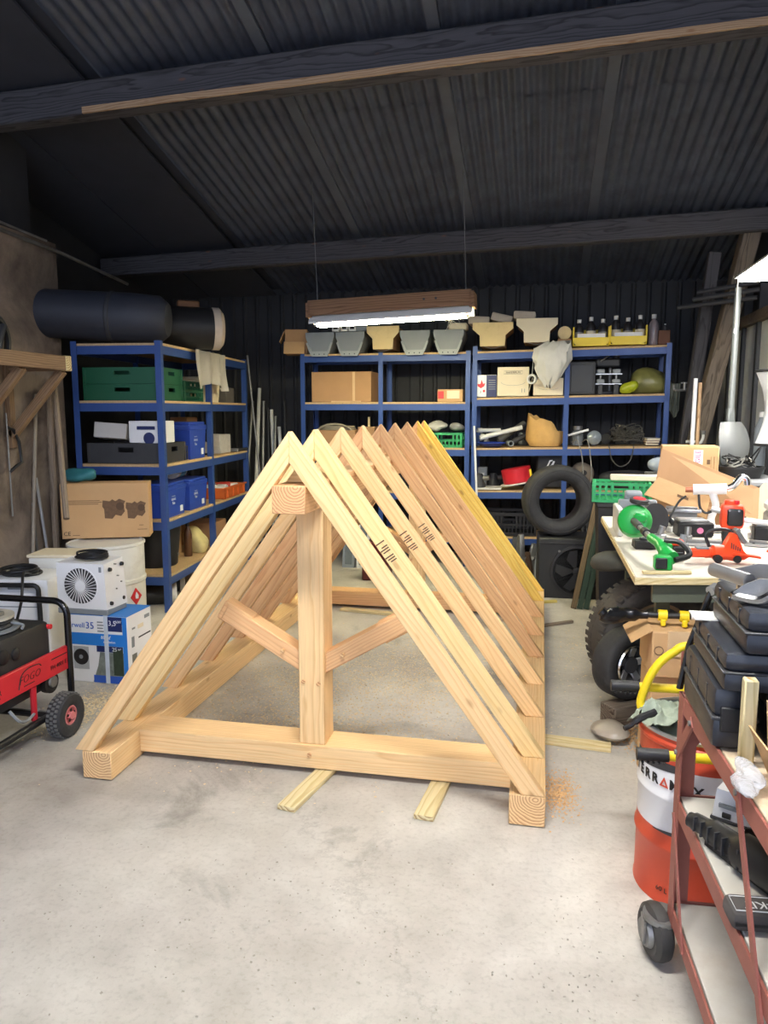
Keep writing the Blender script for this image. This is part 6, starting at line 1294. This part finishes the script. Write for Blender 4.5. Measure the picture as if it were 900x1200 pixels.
# ================================================================== red steel drum
DC, DR, DH = Vector((.52, 2.40, 0)), .19, .54
dr2 = thing('steel_drum', 'orange red steel drum with white lettered band, filled with rags', 'drum', DC)
part(B().lathe([(.0, .004), (DR-.006, .004), (DR, .0), (DR, .008), (DR-.003, .014), (DR-.003, .17), (DR+.003, .18), (DR+.003, .19), (DR-.003, .20), (DR-.003, .235)], n=56, cap=False), 'lower_shell', DRUMRED, dr2)
part(B().lathe([(DR-.0025, .235), (DR-.0025, .33), (DR+.002, .338), (DR+.002, .345), (DR-.0025, .353), (DR-.0025, .445)], n=56, cap=False), 'white_band', DRUMWHITE, dr2)
part(B().lathe([(DR-.003, .445), (DR-.003, .50), (DR+.003, .507), (DR+.003, .515), (DR-.003, .522), (DR-.003, DH)], n=56, cap=False), 'upper_shell', DRUMRED, dr2)
part(B().lathe([(DR-.006, DH-.006), (DR+.003, DH-.005), (DR+.004, DH+.004), (DR-.003, DH+.006), (DR-.008, DH)], n=56, closed=True), 'rim', STEEL, dr2)
part(B().lathe([(DR-.008, DH-.002), (DR-.008, DH-.05), (0, DH-.05)], n=56, cap=False), 'inner_wall', GREY, dr2)
def hitcyl(x, y, R):
    d = ray(x, y); o = Vector((-DC.x, -DC.y)); dx, dy = d.x, d.y
    a_ = dx*dx+dy*dy; b2 = 2*(o.x*dx+o.y*dy); c2 = o.dot(o)-R*R; q = b2*b2-4*a_*c2
    if q < 0: return None
    t = (-b2-math.sqrt(q))/(2*a_); p = EYEP+d*t; return p, math.atan2(p.y-DC.y, p.x-DC.x)
def band_patch(th0, th1, z0, z1, z2, z3, m, nm, R=DR-.0012, n=14):
    b = B(); A = []; C_ = []
    for i in range(n+1):
        f = i/n; th = th0+(th1-th0)*f; c, s_ = math.cos(th)*R, math.sin(th)*R
        A.append(b.bm.verts.new((c, s_, z0+(z2-z0)*f))); C_.append(b.bm.verts.new((c, s_, z1+(z3-z1)*f)))
    for i in range(n): b.bm.faces.new((A[i], A[i+1], C_[i+1], C_[i]))
    return part(b, nm, m, dr2)
band_patch(rad(180), rad(250), .41, .452, .438, .456, DGREY, 'dark_stripe')
band_patch(rad(215), rad(275), .231, .234, .232, .262, DGREY, 'dark_stripe')
th0 = hitcyl(753, 900, DR)[1]; step = (hitcyl(822, 918, DR)[1]-th0)/6.2
if step < 0: step += 2*math.pi/6.2
for k, chx in enumerate('TERR^MAX'):
    th = th0+(k-1)*step; R_ = DR+.0005; loc = (math.cos(th)*R_, math.sin(th)*R_, .392)
    if chx == '^':
        u = Vector((-math.sin(th), math.cos(th), 0)); n_ = Vector((math.cos(th), math.sin(th), 0)); c = Vector(loc)
        b = B(); P_ = [c-u*.016+Vector((0, 0, -.014)), c+u*.016+Vector((0, 0, -.014)), c+Vector((0, 0, .018))]; q_ = c+Vector((0, 0, -.004)); I_ = [q_+(p-q_)*.42 for p in P_]
        vo = [b.bm.verts.new(p) for p in P_]; vi = [b.bm.verts.new(p) for p in I_]
        for i in range(3): b.bm.faces.new((vo[i], vo[(i+1) % 3], vi[(i+1) % 3], vi[i]))
        part(b, 'triangle_emblem', DRUMRED, dr2)
    else: text(chx, .042, INK, dr2, loc, (rad(90), 0, th+math.pi/2), 'letter', bold=.0012)
hq = hitcyl(775, 1036, DR); th = hq[1]; text('60 L', .022, INK, dr2, (math.cos(th)*(DR+.0005), math.sin(th)*(DR+.0005), .05), (rad(90), 0, th+math.pi/2))
from mathutils import noise as mnoise
rg = B(); G_ = []; NJ, NI = 26, 56
for j in range(NJ+1):
    row = []
    for i in range(NI):
        a_ = 2*math.pi*i/NI; r_ = (DR-.014)*(j+.3)/(NJ+.3); q_ = Vector((math.cos(a_)*r_, math.sin(a_)*r_, 0))
        f1 = 1-abs(mnoise.noise(q_*14+Vector((3, 1, 0)))*2); f2 = 1-abs(mnoise.noise(q_*34)*2)
        row.append(rg.bm.verts.new((q_.x, q_.y, DH-.03+.045*f1*f1+.012*f2-.03*(j/NJ)**4)))
    G_.append(row+[row[0]])
for j in range(NJ):
    for i in range(NI): rg.bm.faces.new((G_[j][i], G_[j][i+1], G_[j+1][i+1], G_[j+1][i]))
rg.bm.faces.new([G_[0][i] for i in range(NI)])
rag = thing('rag_heap', 'heap of grey green rags in the orange drum', 'rags', (DC.x, DC.y, 0))
part(rg, 'heap', RAG, rag, smooth=70)
rf_ = B(); GR = []
for j in range(41):
    row = []
    for i in range(41):
        x, y = -.222+.235*i/40, -.115+.215*j/40; q_ = Vector((x, y, 0))
        r1 = 1-abs(mnoise.noise(q_*13+Vector((7, 2, 1)))*2.2); r2 = 1-abs(mnoise.noise(q_*30+Vector((1, 5, 2)))*2)
        rr_ = math.hypot(x, y); z = DH+.010+.05*max(0, r1)**2*max(0, 1-abs(y+.01)/.13)+.012*r2*max(0, 1-abs(y)/.13)
        if rr_ > DR-.01: z -= (rr_-DR+.01)*1.1
        row.append(rf_.bm.verts.new((x+.012*mnoise.noise(q_*20), y+.014*mnoise.noise(q_*20+Vector((9, 0, 0))), max(z, DH+.009 if rr_ < DR+.006 else 0))))
    GR.append(row)
for j in range(40):
    for i in range(40):
        m_ = Vector((-.222+.235*i/40, -.115+.215*j/40))
        if ((m_.x+.10)/.125)**2+(m_.y/.1)**2 < 1+.25*math.sin(math.atan2(m_.y, m_.x+.1)*5): rf_.bm.faces.new((GR[j][i], GR[j][i+1], GR[j+1][i+1], GR[j+1][i]))
for v in [v for v in rf_.bm.verts if not v.link_faces]: rf_.bm.verts.remove(v)
part(rf_, 'rag_fold', RAG, rag, smooth=75)
part(B().tube(spline([(-.15, -.03, DH+.03), (-.2, -.05, DH+.012), (-.225, -.05, DH-.012), (-.245, -.06, DH-.02)], 5), [.012]*8+[.008]*8, 8), 'dark_tail', BLACK, rag)
# ---- yellow hose and wheelbarrow handles
hs = [DC+Vector((-.14, .03, DH-.03))]+[py(x, y, 2.47) for x, y in ((751, 828), (757, 803), (771, 779), (790, 764), (806, 757))]+[Vector((.62, 2.49, .76)), Vector((.68, 2.5, .70)), Vector((.66, 2.5, .60))]
single(B().tube(spline(hs, 6), .0135, 12), 'yellow_hose', YELLOW, 'thick yellow hose arching out of the orange drum', 'hose')
wbw = thing('hand_truck', 'yellow handled hand truck with black grips around the drum', 'hand truck', (.95, 2.3, 0))
def HT(b, n, m):
    for v in b.bm.verts: v.co -= Vector((.95, 2.3, 0))
    return part(b, n, m, wbw)
a1, a2 = pz(716, 803, .60), pz(746, 883, .515)
e1, e2 = Vector((1.05, a1.y+.04, .60)), Vector((1.05, a2.y+.02, .515))
for a, e in ((a1, e1), (a2, e2)):
    d = (e-a).normalized(); HT(B().cyl(a+d*.07, e, .0145, n=14), 'handle_tube', YELLOW); g_ = HT(B().cyl(a, a+d*.088, .0185, n=14), 'grip', BLACK)
    for q in range(5): HT(B().bx(a.x+.012+q*.015, a.x+.02+q*.015, a.y-.014, a.y+.014, a.z-.0225, a.z-.016, .002), 'grip_rib', BLACK)
HT(B().cyl(e1, e2, .0145, n=12), 'cross_bar', YELLOW)
for e in (e1, e2): HT(B().cyl(e+Vector((-.02, 0, 0)), Vector((1.0, e.y, .0)), .013, n=12), 'leg', YELLOW)
ra_ = thing('red_angle_post', 'red oxide steel upright standing behind the drum', 'post', (.55, 2.90, 0)); part(B().bx(-.016, .016, -.003, .003, 0, .63, .001), 'flange', RUST, ra_); part(B().bx(.013, .016, 0, .035, 0, .63), 'web', RUST, ra_); part(B().bx(-.04, .05, -.04, .05, 0, .006), 'foot_plate', RUST, ra_)
# ================================================================== red oxide trolley
TR = thing('steel_trolley', 'red oxide steel trolley with three boards on casters', 'trolley', (.375, 2.01, 0), rad(3))
TX, TYL = .62, .78
for k, z in enumerate((.18, .487, .77)):
    m_ = (mat('board_dusty', (196, 192, 182), .8, 0, .1, 6, dirt=(160, 140, 116)), mat('board_white_worn', (208, 204, 192), .7, 0, .1, 5, dirt=(186, 150, 108)), mat('osb_board', (206, 186, 156), .85, 0, .25, 40, dirt=(150, 110, 76)))[k]
    part(B().bx(.008, TX-.008, -TYL+.008, -.008, z-.016, z, .002), 'deck_board', m_, TR)
    for x in (0, TX): part(B().bx(x-.003, x+.003, -TYL, 0, z-.042, z+.002), 'side_rail', RUST, TR)
    for y in (0, -TYL): part(B().bx(0, TX, y-.003, y+.003, z-.042, z+.002), 'end_rail', RUST, TR)
    part(B().bx(.004, .024, -TYL, 0, z-.02, z-.016), 'ledge', RUST, TR)
for x, sx in ((0, 1), (TX, -1)):
    for y, sy in ((0, -1), (-TYL, 1)):
        part(B().prism([(x-sx*.004, y-sy*.004), (x+sx*.045, y-sy*.004), (x+sx*.045, y), (x, y), (x, y+sy*.045), (x-sx*.004, y+sy*.045)], .13, .772, 'Z'), 'post', RUST, TR)
        part(B().cyl((x-.018, y+.005, .124), (x-.018, y+.005, .137), .05, n=20), 'swivel_plate', DULL, TR)
        cs = part(B().lathe([(.035, -.022), (.06, -.026), (.074, -.016), (.077, 0), (.074, .016), (.06, .026), (.035, .022)], o=(x-.03, y+.012, .077), ax=(1, .25, 0), n=30), 'caster_wheel', mat('caster_rubber', (58, 56, 54), .6), TR)
        part(B().lathe([(.042, -.024), (.036, -.036), (0, -.036)], o=(x-.03, y+.012, .077), ax=(1, .25, 0), n=20), 'caster_hub', DULL, cs)
        part(B().prism([(y-.01, .05), (y+.02, .05), (y+.03, .12), (y-.02, .12)], x-.068, x-.062, 'X'), 'caster_fork', DULL, TR)
        part(B().prism([(y-.01, .05), (y+.02, .05), (y+.03, .12), (y-.02, .12)], x+.004, x+.010, 'X'), 'caster_fork', DULL, TR)
part(B().beam((-.004, -.005, .60), (-.004, -.135, .745), .005, .03, (0, 1, 1)), 'gusset', RUST, TR); part(B().beam((.005, .0, .60), (.12, .0, .745), .005, .03, (1, 0, 1)), 'gusset', RUST, TR)
part(B().beam((-.006, -.50, .76), (-.006, -.78, .30), .005, .022, (0, 1, 1)), 'brace', RUST, TR); part(B().beam((-.006, -.01, .44), (-.006, -.17, .15), .005, .016, (0, 1, 1)), 'brace', RUST, TR)
for (y, z) in ((-.13, .74), (-.01, .61), (-.5, .755)): part(B().cyl((-.012, y, z), (-.004, y, z), .007, n=8), 'bolt', DULL, TR)
# ---- tool cases
CASEM = mat('case_black', (36, 39, 46), .42, 0, .1, 14)
def tool_case(label, x0, x1, y0, y1, z0, h_, ribs=3):
    t = thing('tool_case', label, 'case', ((x0+x1)/2, (y0+y1)/2, z0), 0, 'black tool cases on the trolley'); a_, c_ = (x1-x0)/2, (y1-y0)/2
    part(B().box((0, 0, h_*.26), (2*a_, 2*c_, h_*.5), .014, None, 2), 'lower_shell', CASEM, t); part(B().box((0, 0, h_*.75), (2*a_, 2*c_, h_*.5), .018, None, 2), 'upper_shell', CASEM, t)
    part(B().bx(-a_-.002, a_+.002, -c_-.002, c_+.002, h_*.47, h_*.53, .002), 'seam', DGREY, t)
    for q in range(ribs):
        y = -c_+2*c_*(q+.7)/(ribs+.4); part(B().bx(-a_-.0012, -a_+.01, y-.006, y+.006, h_*.58, h_*.9, .0005), 'rib', CASEM, t)
    part(B().bx(min(.0, a_*.2)-.03, .03, -c_-.006, -c_+.004, h_*.3, h_*.7, .003), 'latch', BLACK, t)
    return t
tool_case('lowest black tool case, directly on the trolley board', .376, .468, 1.665, 1.995, .772, .14)
tool_case('middle black tool case of the stack on the trolley', .385, .80, 1.63, 1.96, .913, .088)
tool_case('topmost black tool case under the steel clamp', .418, .80, 1.61, 1.92, 1.002, .095)
tool_case('hidden support case behind the wooden block on trolley', .50, .80, 1.66, 1.98, .772, .14)
single(B().bx(-.03, .03, -.04, .04, 0, .003), 'paper_slip', WHITED, 'small white paper slip on the middle tool case', 'paper', (.402, 1.915, 1.002))
ck = thing('steel_clamp', 'heavy steel pipe clamp lying on the topmost tool case', 'clamp', (.47, 1.74, 1.098), rad(-12))
part(B().cyl((-.09, .04, .045), (-.02, -.06, .045), .0155, n=16), 'roller', STEEL, ck); part(B().prism([(-.05, .02), (.25, .02), (.28, .06), (.0, .055), (-.03, .04)], -.075, -.069, 'Y'), 'side_plate', DULL, ck); part(B().prism([(-.08, .02), (.24, .02), (.27, .07), (.0, .065), (-.06, .045)], .04, .046, 'Y'), 'side_plate', DULL, ck)
part(B().bx(.0, .24, -.072, .043, .028, .034), 'floor_plate', mat('brown_grease', (96, 78, 60), .4, .4), ck); part(B().tube(spline([(-.03, -.06, .02), (-.045, -.065, .0125), (.0, -.09, .012), (.03, -.10, .03), (.09, -.095, .035)], 5), .011, 8), 'hook', CHROME, ck)
part(B().lathe([(.025, -.07), (.028, -.068), (.028, .04), (.025, .042)], o=(.19, 0, .062), ax=(0, 1, 0), n=20), 'pulley', DULL, ck); part(B().cyl((-.03, -.03, .005), (-.03, -.03, .04), .014), 'pivot', CHROME, ck)
single(B().blob((0, 0, .016), (.09, .04, .022), 23, .25, 3, .0), 'blue_cloth', mat('blue_cloth', (52, 104, 190), .6, 0, .2, 16), 'crumpled blue cloth on the topmost tool case', 'cloth', (.57, 1.635, 1.098))
a, b_ = py(834, 692, 2.02), py(808, 756, 2.03)
bb = thing('pry_bar', 'black flat pry bar leaning against the tool cases', 'bar', a); d = b_-a; dd = Vector((.374, 2.03, .774))-a
part(B().tube([(0, 0, 0), d, dd], .011, 8, flat=.7), 'bar', BLACKG, bb); part(B().cyl((-.006, -.01, .0), (.012, .006, .008), .013, n=10), 'end_cap', STEEL, bb)
# ---- things in front of the cases
bk_ = tag(timber('wood_block', BATTEN, None, (.432, 1.605, .772), (.432, 1.605, .957), .027, .027, (1, 0, 0)), 'square pale wood block standing on end before the cases', 'block')
dbx = thing('dark_gift_box', 'dark box with gold letter in an open brown carton', 'box', (.60, 1.46, .772), rad(4))
part(B().bx(-.115, .2, -.1, .12, 0, .12, .004), 'box', mat('dark_navy_card', (48, 46, 52), .5), dbx); text('7', .06, mat('gold_ink', (206, 176, 110), .4), dbx, (-.04, -.0, .1215), (0, 0, rad(-60))); part(B().tube([(-.115, -.1, .12), (.2, -.1, .12)], .0015, 4), 'white_edge', INKW, dbx)
part(B().hexa([(-.118, -.13, .0), (-.118, .13, .0), (-.122, .13, .0), (-.122, -.13, .0), (-.13, -.13, .125), (-.13, .13, .15), (-.134, .13, .15), (-.134, -.13, .125)]), 'carton_side', CARDIN, dbx)
part(B().hexa([(-.122, -.14, .0), (-.122, .12, .0), (-.126, .12, .0), (-.126, -.14, .0), (-.165, -.12, .09), (-.165, .12, .10), (-.169, .12, .10), (-.169, -.12, .09)]), 'carton_flap', CARD, dbx)
pw = Vector((.41, 1.50, .772)); single(B().blob((0, 0, .018), (.026, .065, .013), 31, .4, 3, .0), 'clear_wrap', mat('clear_wrap', (214, 218, 224), .12, 0, .1, 14, alpha=.5, bump=.8, bscale=90), 'crumpled clear wrap on the trolley top board', 'wrap', pw)
# ---- middle board
rv = thing('white_charger', 'white rounded charger on the middle trolley board', 'charger', (.505, 1.92, .489), rad(-30)); part(B().hexa([(-.045, -.05, 0), (.045, -.05, 0), (.045, .05, 0), (-.045, .05, 0), (-.04, -.035, .075), (.04, -.035, .075), (.04, .045, .075), (-.04, .045, .075)]), 'shell', WHITE, rv); part(B().bx(-.048, .048, -.053, .053, 0, .008, .002), 'base', DGREY, rv); part(B().bx(-.02, .0, -.052, -.046, .012, .024), 'socket', BLACK, rv)
part(B().bx(-.03, .03, -.049, -.043, .035, .045), 'label_strip', GREY, rv)
bs = thing('reciprocating_saw', 'long black ribbed power tool on the middle trolley board', 'power tool', (.46, 1.69, .489), rad(-62))
pts = spline([(-.16, -.01, .03), (-.12, 0, .032), (-.04, 0, .038), (.04, .0, .045), (.14, .0, .045)], 5); part(B().tube(pts, [.018]*2+[.022]*5+[.03]*6+[.042]*5+[.04]*3, 14), 'body', BLACK, bs)
for k in range(7): part(B().bx(-.13+k*.026, -.126+k*.026, -.026-.0022*k, -.016, .02, .055+.002*k), 'rib', DGREY, bs)
part(B().tube(spline([(-.06, .05, .03), (-.02, .06, .045), (.05, .055, .05), (.12, .04, .05)], 5), [.012]*3+[.024]*8+[.028]*5, 10), 'side_body', BLACKG, bs)
for k in range(3): part(B().cyl((.01+k*.02, .03, .088), (.03+k*.02, .075, .078), .0022, n=5), 'wire_guard', STEEL, bs)
part(B().cyl((.0, .035, .088), (.07, .035, .088), .0022, n=5), 'wire_guard', STEEL, bs); part(B().bx(-.1, .1, -.015, .06, 0, .012), 'foot', BLACK, bs)
single(B().blob((0, 0, .04), (.05, .05, .045), 37, .2, 3, .0), 'speckled_cloth', mat('speckled_cloth', (150, 150, 170), .9, 0, .6, 60), 'speckled grey cloth ball beside the black power tool', 'cloth', (.62, 1.62, .489))
kb = thing('kit_pouch', 'dark grey zip pouch lettered KIT on the middle board', 'pouch', (.46, 1.50, .489), rad(5)); part(B().box((0, 0, .022), (.15, .075, .042), .016, None, 2), 'pouch', mat('pouch_grey', (70, 66, 64), .8, 0, .15, 20), kb)
text('T-KIT', .03, INKW, kb, (-.01, -.004, .0435), (0, 0, rad(184))); part(B().tube([(-.065, -.025, .043), (.06, -.025, .043), (.06, .02, .043), (-.065, .02, .043)], .0012, 4, closed=True), 'print_frame', INKW, kb); part(B().bx(-.07, .07, -.0385, -.036, .018, .024), 'zip', BLACK, kb)
# ---- lower board
bw = thing('grey_basin', 'grey round basin on the lowest trolley board', 'basin', (.66, 1.62, .182)); part(B().lathe([(.0, 0), (.09, 0), (.125, .09), (.13, .09), (.13, .098), (.12, .098), (.085, .008), (0, .008)], n=30, cap=False), 'bowl', GREY, bw); part(B().lathe([(.129, .088), (.136, .09), (.136, .097), (.129, .099)], n=30, closed=True), 'rim', GREY, bw)
